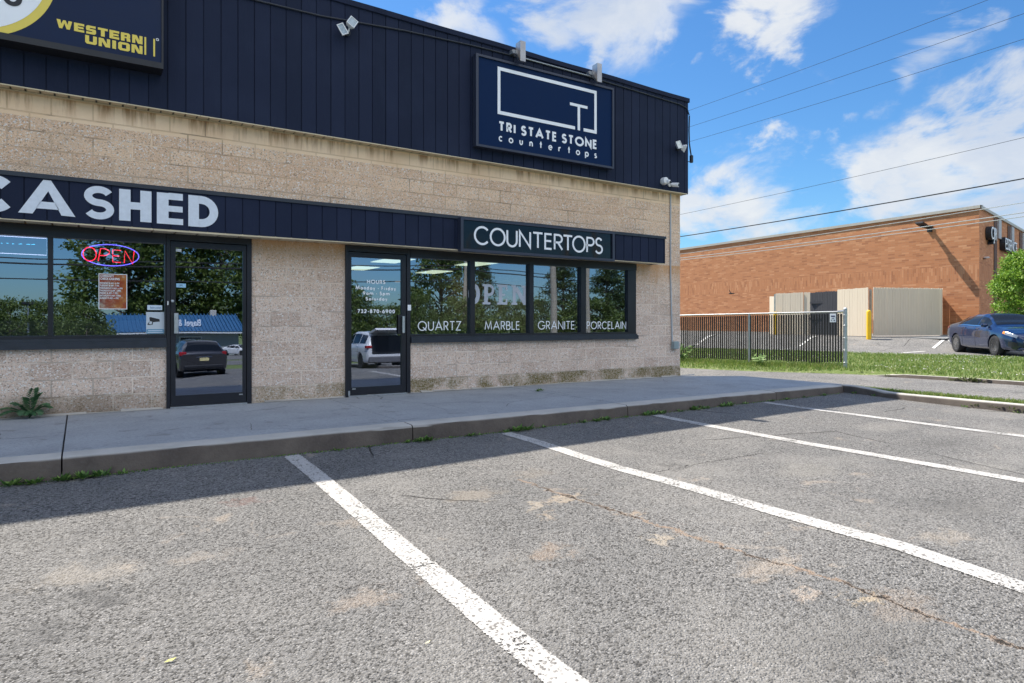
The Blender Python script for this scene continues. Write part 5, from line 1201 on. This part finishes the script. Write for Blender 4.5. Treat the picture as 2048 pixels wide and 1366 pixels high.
    for x in S['seams']:
        for sg in (1,-1):
            m.tube([(lambda q:(q[0],q[1]*sg*1.0,q[2]))(section_c(x,(2.2+ (6-2.2)*i/8)/11)) for i in range(9)],.005,5)
    m.build('door_seam',BLACK,T)
    for x in S['handles']:
        for sg in (1,-1):
            q=section_c(x,5.25/11); MB().bbox(x-.1,x+.1,sg*q[1]-.02,sg*q[1]+.025*1,q[2]-.015,q[2]+.015,.008).build('door_handle',paint,T)
    for sg in (1,-1):
        q=section_c(S['mirror'],6.2/11); Mx=Matrix.Translation((S['mirror'],sg*(q[1]+.11),q[2]+.07))
        MB().lathe([(0,-.075),(.06,-.065),(.085,-.03),(.09,.02),(.07,.06),(0,.075)],16,Mx@Matrix.Diagonal((.75,1.25,.85,1))).build('mirror',paint,T,smooth=True)
    # wheels
    for wx in WX:
        for sg in (1,-1):
            Mx=Matrix.Translation((wx,sg*(S['W']/2-.03),r))@Matrix.Rotation(R(90*sg),4,'X')
            # lathe z axis: +z -> towards inside (after rotation); build so outer face at z=0
            ty=MB().lathe([(r*.68,-.0),(r*.72,-.012),(r*.95,-.008),(r,.03),(r,.17),(r*.95,.205),(r*.68,.2)],36,Mx).build('wheel',S['tyre'],T,smooth=True)
            m=MB(); m.lathe([(r*.69,0),(r*.66,.012),(r*.63,.06)],36,Mx); m.lathe([(0,.0),(r*.16,.002),(r*.17,.03)],18,Mx)
            for a in range(10):
                Ms=Mx@Matrix.Rotation(R(a*36+(8 if a%2 else -8)),4,'Z'); m.box(r*.12,r*.67,-.017,.017,.006,.03,Ms)
            m.build('rim',S['rim'],ty,smooth=True)
            MB().lathe([(0,.062),(r*.64,.062)],24,Mx).build('brake_disc',BLACK,ty)
    return T,section_c,patch
TYRE=mat('tyre_rubber',(.022,.022,.024),.8,var=.1); RIM=mat('alloy_rim',(.55,.55,.56),.25,metal=.9,var=.05)
CARGL=NT('car_glass'); CARGL.base((.012,.015,.02)); CARGL.rough(.03); CARGL.p.inputs['Specular IOR Level'].default_value=.25; CARGL.p.inputs['IOR'].default_value=1.45; CARGL=CARGL.m
def paintm(name,c,rough=.25,metal=.35):
    t=NT(name); t.base(c); t.rough(rough); t.p.inputs['Metallic'].default_value=metal; t.p.inputs['Coat Weight'].default_value=1; t.p.inputs['Coat Roughness'].default_value=.02; return t.m
HLAMP=mat('headlamp_glass',(.3,.32,.35),.1,metal=.4,var=.3,vs=20); AMB=mat('amber_lens',(.85,.25,.03),.25); REDL=mat('red_lens',(.35,.01,.015),.2,coat=1); CHR=mat('chrome_trim',(.7,.71,.73),.12,metal=1)
sedan=dict(L=4.86,W=1.84,H=1.45,wr=.335,wx=(1.42,-1.39),tyre=TYRE,rim=RIM,glass=CARGL,
 top=[(-2.43,.90),(-2.36,1.06),(-2.1,1.10),(-1.75,1.14),(-1.1,1.36),(-.45,1.44),(.1,1.445),(.45,1.40),(1.0,1.14),(1.32,.98),(1.8,.90),(2.2,.78),(2.38,.66),(2.43,.58)],
 belt=[(-2.43,.86),(-2.3,.97),(-1,.99),(0,.95),(1.0,.92),(1.8,.84),(2.3,.72),(2.43,.54)],
 bot=[(-2.43,.38),(-2.2,.24),(-1.5,.2),(1.6,.19),(2.2,.2),(2.43,.26)],
 hw=[(-2.43,.68),(-2.32,.80),(-1.9,.90),(-.5,.915),(1.2,.915),(1.9,.88),(2.25,.76),(2.40,.60),(2.43,.5)],
 roofw=[(-2.43,.6),(-1.5,.56),(0,.59),(.6,.6),(1.2,.68),(2.43,.5)],
 sidewin=[(-1.35,-.86),(-.80,.10),(.18,.98)],ws=(.42,1.18),rw=(-1.78,-1.12),seams=(-.83,.14,1.02),handles=(-.7,.28),mirror=.88)
h=R(225.9)
hd=Vector((math.cos(h),math.sin(h))); lf=Vector((-hd.y,hd.x))
fa=Vector((26.75,10.05))+lf*.80      # front axle centre; right-hand wheels face us
ctr=fa-hd*1.42
CARP=paintm('navy_car_paint',(.006,.02,.075),.2,.3)
T,SC_,patch=make_car('parked_car','navy blue four-door sedan parked beyond the lawn at the right edge','car',sedan,CARP,(ctr.x,ctr.y,-.075),h); T.scale=(1.01,1.01,1.03)
for sg in (1,-1):
    pass
for q in patch('h',1.98,2.34,4.9/11*26,6.2/11*26,None,.012): q.build('headlight',HLAMP,T,smooth='all',fix=False)
for q in patch('a',1.90,1.99,5.0/11*26,6.0/11*26,None,.013): q.build('indicator',AMB,T,smooth='all',fix=False)
for q in patch('v',2.12,2.36,2.6/11*26,3.7/11*26,None,.01): q.build('bumper_vent',BLACK,T,smooth='all',fix=False)
m=MB(); m.bbox(2.36,2.45,-.5,.5,.30,.50,.02); m.build('grille',BLACK,T); m=MB(); m.bbox(2.30,2.46,-.62,.62,.22,.27,.015); m.build('front_lip',CARP,T)
for q in patch('g',-1.36,.99,6.18/11*26,6.32/11*26,None,.009): q.build('window_trim',CHR,T,fix=False)
for q in patch('t',-2.36,-2.05,5.0/11*26,6.1/11*26,None,.012): q.build('tail_light',REDL,T,fix=False)
# dark hatchback and white SUV parked behind the photographer: seen mirrored in the doors
hatch=dict(sedan); hatch.update(L=4.36,W=1.82,H=1.47,wx=(1.32,-1.33),
 top=[(-2.18,.92),(-2.12,1.0),(-1.85,1.30),(-1.6,1.43),(-.6,1.47),(.1,1.46),(.5,1.38),(1.1,1.08),(1.5,.96),(1.95,.82),(2.15,.62),(2.18,.55)],
 belt=[(-2.18,.9),(-2.05,.98),(-1,.97),(0,.93),(1.1,.9),(1.8,.8),(2.18,.5)],
 bot=[(-2.18,.34),(-2.0,.26),(-1.5,.2),(1.6,.19),(2.18,.25)],
 hw=[(-2.18,.82),(-2.05,.88),(-1.5,.91),(1.2,.91),(1.8,.84),(2.1,.66),(2.18,.5)],
 roofw=[(-2.18,.62),(-1.5,.60),(0,.62),(.6,.62),(1.2,.68),(2.18,.5)],
 sidewin=[(-1.5,-.9),(-.84,.1),(.18,.98)],ws=(.5,1.3),rw=(-2.08,-1.72),seams=(-.87,.14,1.02),handles=(-.72,.28),mirror=.9)
T,_,patch=make_car('hatchback_car','charcoal hatchback seen from behind, mirrored in the left glass door','car',hatch,paintm('charcoal_paint',(.06,.06,.065),.3,.6),(4.05,-11.75,lot(4,-11.5)),R(-90))
for sg in (1,-1): MB().bbox(-2.17,-2.0,sg*.66,sg*.84,.86,1.02,.03).build('tail_light',REDL,T)
MB().box(-2.195,-2.18,-.17,.17,.66,.77).build('number_plate',mat('pale_yellow_plate',(.72,.62,.3),.5),T)
MB().bbox(-2.21,-2.1,-.72,.72,.36,.5,.03).build('bumper',BLACK,T); MB().bbox(-2.2,-2.1,-.3,.3,.79,.82,.01).build('trim_bar',CHR,T)
suv=dict(hatch); suv.update(L=4.8,W=1.93,H=1.69,wr=.37,wx=(1.42,-1.40),
 top=[(-2.4,1.02),(-2.34,1.08),(-2.15,1.5),(-1.95,1.62),(-.8,1.69),(.1,1.68),(.6,1.58),(1.2,1.2),(1.6,1.1),(2.1,.98),(2.36,.75),(2.4,.65)],
 belt=[(-2.4,1.0),(-2.2,1.13),(-1,1.1),(0,1.06),(1.2,1.03),(1.9,.93),(2.4,.6)],
 bot=[(-2.4,.4),(-2.2,.32),(-1.5,.27),(1.6,.25),(2.4,.3)],
 hw=[(-2.4,.86),(-2.25,.93),(-1.5,.965),(1.2,.965),(1.9,.9),(2.3,.7),(2.4,.55)],
 roofw=[(-2.4,.66),(-1.5,.66),(0,.68),(.6,.68),(1.2,.74),(2.4,.5)],
 sidewin=[(-1.9,-1.1),(-1.0,-.02),(.05,1.05)],ws=(.62,1.38),rw=(-2.3,-2.2),seams=(-1.05,.02,1.1),handles=(-.85,.2),mirror=.98)
WP=paintm('white_car_paint',(.75,.75,.74),.3,.0)
T,_,patch=make_car('suv_car','white SUV with its tailgate raised, mirrored in the right glass door','car',suv,WP,(11.55,-11.35,lot(11,-11)),R(-86))
MB().bbox(-2.43,-2.2,-.7,.7,.72,1.52,.04).build('open_boot',BLACK,T)
MB().prism([(-1.95,1.66),(-2.95,1.86),(-3.05,1.78),(-2.9,1.74),(-2.0,1.58)],lambda p:(p[0],-.7,p[1]),lambda p:(p[0],.7,p[1])).build('tailgate',WP,T)
for sg in (1,-1): MB().bbox(-2.42,-2.15,sg*.72,sg*.93,.98,1.1,.03).build('tail_light',REDL,T)
MB().bbox(-2.46,-2.2,-.85,.85,.34,.62,.04).build('bumper',mat('grey_bumper',(.12,.12,.13),.6),T)
# ------------------------------------------------------------------ shop across the road (mirrored in the left door)
z0=bz(-84)
S=thing('roadside_shop',(12,-84,z0),'low grey shop with blue metal roof across the road, mirrored in the left glass door','building')
BLUR=mat('blue_metal_roof',(.035,.13,.27),.5)
x0,x1=3.,20.; yf,ybk=-82,-96; ez=-.15; rz_=2.15
m=MB(); m.box(x0+1,x1-.6,ybk+.5,yf-1.4,z0-.2,ez); m.prism([(yf-1.4,ez),(ybk+.5,ez),((yf+ybk)/2,rz_-.2)],lambda p:(x0+1.2,p[0],p[1]),lambda p:(x1-.8,p[0],p[1])); m.build('wall',mat('grey_shop_wall',(.36,.38,.4),.8),S)
m=MB(); mid=(yf+ybk)/2
for sg,ye in ((1,yf),(-1,ybk)):
    n=34
    for i in range(n):
        a=lerp(x0,x1,i/n); b=lerp(x0,x1,(i+1)/n); w_=.12; h_=.22
        m.add([(a,ye,ez),(b-w_,ye,ez),(b-w_,mid,rz_),(a,mid,rz_)],[(0,1,2,3)]); m.add([(b-w_,ye,ez+h_),(b,ye,ez+h_),(b,mid,rz_+h_),(b-w_,mid,rz_+h_),(b-w_,ye,ez-.1),(b,ye,ez-.1),(b,mid,rz_),(b-w_,mid,rz_)],[(0,1,2,3),(4,5,1,0),(0,3,7,4),(1,5,6,2)])
m.build('roof',BLUR,S,fix=False)
m=MB(); m.box(x0,x1,yf-.02,yf+.06,ez-.28,ez-.11); m.build('gutter',WHITE,S)
for a,b in ((5,7.2),(8.6,10.4),(11.6,14.2)):
    wq=MB().box(a,b,yf-1.4,yf-1.33,z0+.7,z0+2.6).build('window',CARGL,S)
    m=MB(); frame_rect(m,a-.15,b+.15,z0+.55,z0+2.75,.15,yf-1.38,yf-1.28); m.build('surround',WHITE,wq)
m=MB(); m.bbox(16.3,17.2,mid-.4,mid+.4,rz_-.5,rz_+.75,.05); m.build('chimney',mat('pale_chimney',(.55,.52,.46),.8),S)
Mx=Matrix.Translation((14.3,yf-1.8,ez+.75))@Matrix.Rotation(R(180),4,'Z')@Matrix.Rotation(R(90),4,'X')
font_mesh('Bagel & G',1.25,0,0,0,VINYL,'roof_lettering',S,align='LEFT',M=Mx,dep=.05,bold=.03,width=4.0)
white2=dict(sedan)
make_car('white_car','white sedan parked in front of the blue-roofed shop, mirrored in the left glass door','car',white2,WP,(16.9,-70,bz(-70)+.03),R(60))
# utility poles and cables behind the photographer (mirrored in the shop windows)
def pole(x,y,h,lean,label,arm=True):
    zb=lot(min(x,10),y) if y>-16 else bz(y); T=thing('utility_pole',(x,y,zb),label,'utility pole','wooden poles mirrored in the shop windows')
    MB().tube([(x,y,zb-.3),(x+lean*h,y,zb+h)],[.17,.12],12).build('pole',POLEW,T,smooth=True)
    if arm: MB().box(x+lean*h-1.1,x+lean*h+1.1,y-.06,y+.06,zb+h-1.,zb+h-.85).build('cross_arm',POLEW,T)
    return T
pole(20.0,-8.2,11,0,'thick pale wooden pole mirrored in the third window pane')
pole(25.6,-12.2,10,-.02,'leaning wooden pole mirrored in the fourth window pane')
pole(25.8,-28,9.5,.03,'slim wooden pole mirrored in the first window pane',True)
pole(-30,-28,9.5,0,'slim wooden pole far to the left of the mirrored street')
pole(22,-52,12,0,'wooden pole carrying the overhead cables of the driveway')
pole(22,78,11,0,'distant wooden pole at the far end of the overhead cables')
CAB=mat('black_cable',(.02,.02,.022),.6)
def cable(a,b,sag,r,label,n=24,grp='overhead cables mirrored in the shop windows'):
    a=Vector(a); b=Vector(b); o=MB().tube([a.lerp(b,i/n)-Vector((0,0,sag*4*(i/n)*(1-i/n))) for i in range(n+1)],r,5).build('overhead_cable',CAB,smooth=True)
    return tag(o,label,'cable',grp)
for i,(zz,r) in enumerate(((4.75,.035),(4.45,.05),(3.55,.035),(6.3,.015),(6.6,.015))):
    cable((-30,-28,zz+.2),(25.8,-28,zz+.9),.55 if i<3 else .3,r,'overhead cable along the mirrored street, '+['topmost thick one','second thick one','lowest one','lower thin one','upper thin one'][i])
    cable((25.8,-28,zz+.9),(75,-30,zz+.9),.6,r,'overhead cable along the mirrored street right of the slim pole, '+['topmost thick one','second thick one','lowest one','lower thin one','upper thin one'][i])
T=thing('lamp_post',(-4.3,-63,bz(-63)),'thin pale lamp post mirrored at the left edge of the left window','lamp post')
MB().tube([(-4.3,-63,bz(-63)),(-4.3,-63,2.9)],[.12,.07],10).build('post',GALV,T,smooth=True); MB().bbox(-4.8,-3.9,-63.15,-62.85,2.85,3.1,.03).build('lamp_head',BLACK,T)
# driveway cables crossing the sky on the right: (pixel left, pixel right) laid on the plane x=22
def hz(u,v): r=pray(u,v); t=22/r.x; return (r.y*t, CAMH+r.z*t)
WL=[((1375,222),(1975,0),.0065,'topmost thin cable crossing the sky'),((1378,254),(2048,27),.0065,'second thin cable from the top crossing the sky'),((1380,283),(2048,78),.0065,'third thin cable from the top crossing the sky'),
    ((1365,428),(2048,275),.0065,'fourth cable, crossing the large cloud'),((1362,473),(2048,357),.019,'thickest black cable, just above the brick roofline'),((1362,508),(2048,405),.011,'upper of the cables crossing in front of the orange brick wall'),((1362,516),(2048,425),.014,'middle of the cables crossing in front of the orange brick wall'),((1362,520),(2048,433),.012,'lowest of the cables crossing in front of the orange brick wall')]
CABL=mat('pale_cable',(.5,.5,.5),.5)
for (p,q,r,l) in WL:
    ya,za=hz(*p); yb,zb_=hz(*q); sl_=(za-zb_)/(ya-yb)
    y_s,y_e=-52,78; zf=lambda y:zb_+sl_*(y-yb)
    # shallow catenary that passes through both measured points
    k=.0012; pts=[]
    for i in range(61):
        y=lerp(y_s,y_e,i/60); pts.append((22,y,zf(y)+k*(y-ya)*(y-yb)))
    tag(MB().tube(pts,r,5).build('overhead_cable',CABL if 'orange' in l else CAB,smooth=True),l,'cable','cables over the driveway')
# bird
T=thing('bird',(33,24,3.2),'small dark bird in flight in front of the orange brick wall','bird')
r_=pray(1462,587); t_=.0285; bx,by,bz_=r_.x*t_,r_.y*t_,CAMH+r_.z*t_; T.location=(bx,by,bz_)
m=MB(); m.lathe([(0,-.17),(.03,-.1),(.045,0),(.03,.08),(.02,.12),(0,.15)],12,Matrix.Translation((bx,by,bz_))@Matrix.Rotation(R(-35),4,'Z')@Matrix.Rotation(R(85),4,'Y'))
BRD=mat('dark_feathers',(.03,.028,.028),.8); m.build('body',BRD,T,smooth=True)
for sg,P in ((1,[(0,0,0),(-.05,.02,.12),(-.16,.06,.26),(-.08,.03,.06)]),(-1,[(0,0,0),(.1,-.05,.02),(.26,-.12,.04),(.12,-.06,-.03)])):
    MB().prism(P,lambda p:(bx+p[0],by+p[1],bz_+p[2]),lambda p:(bx+p[0]+.008,by+p[1]+.008,bz_+p[2]+.004)).build('wing',BRD,T)
# ------------------------------------------------------------------ trees behind the photographer (mirrored)
protos=[]
def proto(i):
    return [lambda:make_tree('broadleaf_tree','',"tree",11,14,4.6,2.2,.42,9000,150,LEAF,lw=.6),
            lambda:make_tree('broadleaf_tree','',"tree",12,14,5.2,1.6,.45,9000,130,LEAF,lw=.6),
            lambda:make_tree('conifer_tree','',"tree",13,14,4.0,1.0,.42,9000,170,LEAF2,'cone',lw=.35),
            lambda:make_tree('bushy_tree','',"tree",14,7,4.2,.1,.34,7000,110,LEAF,lw=.6)][i]()
PR=[None]*4
TR=[(-70,596,150,.060,3,'far left of the mirrored treeline'),(20,600,110,.050,3,'mirrored at the left edge of the left window'),(88,604,90,.056,3,'mirrored just left of the left window mullion'),(140,612,90,.06,3,'mirrored right of the left window mullion'),
    (250,425,190,.08,0,'mirrored behind the hours poster'),(350,430,170,.085,1,'mirrored between the left window and left door'),(440,450,170,.09,0,'mirrored in the left door above the blue roof'),(540,470,160,.085,1,'standing behind the wall pier reflection'),
    (650,540,140,.065,0,'mirrored left of the right door'),(712,577,80,.05,1,'mirrored at the left edge of the right door'),(775,612,110,.06,3,'mirrored behind the white SUV'),(880,500,130,.055,0,'mirrored above the word QUARTZ'),(962,515,80,.05,2,'mirrored above the left of the word MARBLE'),
    (1022,606,100,.06,3,'mirrored above the right of the word MARBLE'),(1065,600,90,.055,3,'mirrored at the left of the word GRANITE'),(1125,515,110,.045,2,'mirrored above the word GRANITE'),(1215,530,120,.045,2,'mirrored above the word PORCELAIN'),(1290,520,120,.05,0,'mirrored right of the word PORCELAIN'),
    (835,590,80,.045,3,'low green bush mirrored left of the word QUARTZ'),(930,600,120,.04,3,'low green bush mirrored under the cables'),(1180,600,150,.042,3,'low green bush mirrored between two poles'),(175,612,90,.05,3,'low green bush mirrored under the neon sign'),(300,606,110,.084,3,'low green bush mirrored beside the blue roof'),(-180,560,200,.06,1,'beyond the left end of the mirrored street'),(1400,540,160,.05,1,'beyond the right end of the mirrored street')]
for (u,v,wd,t_,k,l) in TR:
    r_=pray(u,v)*t_; x=r_.x; yv=r_.y; yr=18.59-yv; topz=CAMH+r_.z; zb=bz(yr) if yr<-16 else lot(min(x,10),yr)
    if PR[k] is None: PR[k]=proto(k); o=PR[k]
    else: o=copy_tree(PR[k])
    H0=7 if k==3 else 14; R0=[4.6,5.2,4.0,4.2][k]
    H=topz-zb; o.location=(x,yr,zb); o.scale=(wd*t_/2/R0*1.1,wd*t_/2/R0*1.1,H/H0); o.rotation_euler.z=u*.37
    o['label']=['tall broadleaf tree ','wide broadleaf tree ','dark conifer ','low bushy green tree '][k]+l if not l.startswith('low') else l
    o['group']='trees mirrored in the shop glass'
# ------------------------------------------------------------------ weeds, grass, small plants
rng=random.Random(21)
def blade(m,p,h,w,lean):
    k=len(m.v); s=Vector((-lean.y,lean.x,0)); s=s.normalized()*w if s.length>1e-4 else Vector((w,0,0))
    m.v+=[tuple(p-s),tuple(p+s),tuple(p+Vector((lean.x*.5,lean.y*.5,h*.7))+s*.5),tuple(p+Vector((lean.x,lean.y,h)))]; m.f.append((k,k+1,k+2,k+3))
m=MB()
def clump(m,x,y,z,r,n,leaf):
    for i in range(n):
        a=rng.uniform(0,6.283); d=Vector((math.cos(a),math.sin(a),rng.uniform(.15,1.3))); p=Vector((x,y,z))+Vector((math.cos(a),math.sin(a),0))*r*rng.random()*.5
        L=leaf*rng.uniform(.6,1.4); leafquad(m,p+d.normalized()*r*rng.random()*.5,L,L*rng.uniform(.25,.5),d,Vector((0,0,1)))
def kerbpt(x): return 6.365
spots=[(-.45,1.2),(-.3,1.1),(-.12,1.3),(.02,1.2),(.15,1.1),(.3,.7),(1.9,.5),(2.1,.6),(2.85,.7),(3.0,1.2),(3.1,1.0),(3.35,.6),(3.6,.9),(3.72,.5),(4.05,.8),(4.2,1.3),(4.35,1.2),(4.6,.6),(4.9,.5),(5.2,.8),(5.4,.9),(5.55,1.0),(5.9,.7),(6.25,1.1),(6.4,1.2),(6.55,1.0),(6.9,.8),(7.2,1.2),(7.4,1.1),(7.8,1.1),(7.95,1.0),(8.3,.7),(8.9,.8),(9.3,.8),(9.8,.7),(10.3,.8)]
for x,s in spots:
    clump(m,x,kerbpt(x)-.02-.02*rng.random(),lot(x,6.3)-.005,.05*s,int(36*s),.055*s)
x=-2.
while x<10.8:      # low moss/weed fringe in the gutter
    z=lot(x,6.34); leafquad(m,Vector((x,6.37-rng.random()*.05,z)),.012+.02*rng.random()*max(.2,noise.noise(Vector((x*1.3,0,0)))+.5),.012,Vector((rng.uniform(-1,1),-.4,1)),Vector((0,-1,.3))); x+=rng.uniform(.004,.02)
for (x,y,s) in ((5.93,8.35,.9),(6.05,8.42,.7)): clump(m,x,y,.003,.06*s,30,.05*s)
for yy in fr(3.2,6.2,.35):
    if rng.random()<.7: clump(m,10.975,yy,lot(11,yy)-.005,.05,18,.045)
tag(m.build('kerb_weeds',WEED,fix=False),'small green weeds and moss growing in the gutter along the kerb','weeds',kind='stuff')
# grass: lawn blades, fence line, strip behind the kerb island
m=MB(); 
for i in range(60000):
    y=rng.uniform(3.,22); x=interp(y,XA)+(interp(y,XB)-interp(y,XA))*rng.random()
    if x<13 : continue
    u=x/max(.1,y)
    if u<1.0: continue
    z=lawnz(x,y); h=.035+.05*rng.random()*(1+.8*noise.noise(Vector((x*.7,y*.7,0)))); blade(m,Vector((x,y,z)),h,.008+.006*rng.random(),Vector((rng.uniform(-.04,.04),rng.uniform(-.04,.04),0)))
for i in range(9000):
    f=rng.random(); k=f*3.2; i0=min(3,int(k)); p=FP[i0].lerp(FP[i0+1],k-i0); x=p.x+rng.gauss(-.25,.22); y=p.y
    if x<interp(y,XA)+.1: x=interp(y,XA)+.1+.3*rng.random()
    h=.05+.13*rng.random()**2; blade(m,Vector((x,y,lawnz(x,y))),h,.008,Vector((rng.uniform(-.06,.06),rng.uniform(-.06,.06),0)))
for i in range(9000):
    y=6.4-9*rng.random()**1.3; x=11.17+.33*rng.random()*(.5+.5*rng.random()); blade(m,Vector((x,y,drive(x,y)+.03)),.03+.05*rng.random(),.006,Vector((rng.uniform(-.04,.04),rng.uniform(-.04,.04),0)))
tag(m.build('lawn_grass',BLADE,fix=False),'short green grass of the lawn between driveway and far car park','grass',kind='stuff')
struct('verge_soil',MB().grid(lambda a,b:(lerp(11.155,11.42,a)+.05*math.sin(b*37)*a,lerp(-6,6.4,b),drive(11.2,lerp(-6,6.4,b))+.018+.01*math.sin(b*90)),3,60),mat('verge_soil',(.17,.16,.1),.95,var=.3))
m=MB()
for i in range(1700):
    y=rng.uniform(3,15); x=rng.uniform(15.4,interp(y,XB)-.2)
    if noise.noise(Vector((x*.35,y*.5,3)))<-.05 or x/y<1.05: continue
    z=lawnz(x,y)+.06+.03*rng.random(); s=.008+.007*rng.random(); leafquad(m,Vector((x,y,z)),s*2,s*2,Vector((rng.uniform(-1,1),rng.uniform(-1,1),.6)),Vector((-.8,-.4,.3)))
tag(m.build('clover_flowers',CLOVER,fix=False),'tiny white clover blooms scattered over the lawn','flowers',kind='stuff')
# weeds on the lawn kerb
m=MB()
for (y,s) in ((5.9,1.6),(6.1,2.),(6.4,1.2),(4.6,1.3),(4.3,1.5),(7.7,.9)): clump(m,14.93,y,drive(14.9,y),.09*s,int(40*s),.05*s)
for (y,s) in ((4.4,1.),(4.15,1.4),(3.95,1.1)): clump(m,10.99,y,lot(11,y)+.03,.07*s,30,.045)
tag(m.build('kerb_side_weeds',mat('dusty_weeds',(.16,.19,.07),.8,var=.4,vs=40),fix=False),'dusty weeds along the lawn kerb and island kerb','weeds',kind='stuff')
def leafy(name,label,loc,n,H,leaf,spread,m=WEED,stems=6,cat='plant'):
    T=thing(name,loc,label,cat); L=Vector(loc); st=MB(); lf=MB()
    for i in range(stems):
        a=rng.uniform(0,6.283); tip=L+Vector((math.cos(a)*spread*rng.uniform(.3,1),math.sin(a)*spread*rng.uniform(.3,1),H*rng.uniform(.5,1)))
        pts=[L.lerp(tip,k/5)+Vector((0,0,H*.15*math.sin(math.pi*k/5))) for k in range(6)]; st.tube(pts,[.006,.005,.004,.003,.002,.001],5)
        for j in range(n//stems):
            k=rng.uniform(.8,4.99); p=pts[int(k)].lerp(pts[int(k)+1],k%1); d=rv(rng); d.z=abs(d.z)*.4; s=leaf*rng.uniform(.6,1.3); leafquad(lf,p,s,s*.55,d,Vector((rng.uniform(-.5,.5),-.6,.8)))
    st.build('stem',m,T); lf.build('leaves',m,T,fix=False)
leafy('climbing_weed','leafy climbing weed on the chain-link fence near the block wall corner',(14.95,13.6,-.15),150,.75,.10,.55,WEED,7)
leafy('broadleaf_weed','broad-leaved weed at the foot of the middle fence post',(15.35,11.3,-.12),70,.3,.14,.3,m_leaf('pale_weed',(.2,.33,.12),(.33,.45,.2)),6)
# fern-like plant at the left wall
T=thing('fern_plant',(-.47,9.2,0),'dark green feathery plant growing against the left block wall','plant'); st=MB(); lf=MB()
for (dx,dy,dz) in ((-.30,-.02,.10),(-.26,-.1,.05),(-.1,-.12,.16),(.04,-.05,.33),(.10,-.03,.27),(.16,-.1,.14),(.20,-.05,.10),(-.05,-.15,.05),(.08,-.16,.04),(.0,-.03,.22),(-.16,-.04,.17)):
    a=Vector((-.47,9.2,.0)); b=a+Vector((dx,dy,dz)); pts=[a.lerp(b,k/8)+Vector((0,0,.06*math.sin(math.pi*k/8))) for k in range(9)]; st.tube(pts,.002,4)
    for k in range(1,8):
        d0=(pts[k+1]-pts[k]).normalized()
        for f in (0,.5):
            p=pts[k].lerp(pts[k+1],f)
            for sg in (1,-1):
                sd=Vector((-d0.y,d0.x,0)); sd=sd.normalized() if sd.length>.05 else Vector((1,0,0)); sd=(sd*sg+d0*.5+Vector((0,-.1,.1))); L=.08*math.sin(math.pi*(k+f+.5)/9.5)+.015
                leafquad(lf,p,L,.02,sd,Vector((0,-.8,.6)))
st.build('stem',FERN,T); lf.build('fronds',FERN,T,fix=False)
# litter and leaves on the asphalt
for (u,v,s,mt,lab) in ((340,1323,.05,'yellow-green','small yellow-green fallen leaf on the asphalt at lower left'),(855,1280,.03,'pale','small pale leaf scrap on the asphalt beside the nearest white line')):
    r_=pray(u,v); 
    t_=1.43/-r_.z; x,y=r_.x*t_,r_.y*t_; m=MB(); z=lot(x,y)+.006
    m.add([(x-s/2,y,z),(x-s*.1,y+s*.18,z+.004),(x+s*.5,y+s*.06,z+.008),(x+s*.15,y-s*.16,z+.003)],[(0,1,2,3)]); tag(m.build('fallen_leaf',mat('leaf_'+mt,(.5,.5,.12) if mt[0]=='y' else (.6,.56,.35),.7),fix=False),lab,'leaf')
for o in list(bpy.data.objects):
    if '_local' in o: del o['_local']
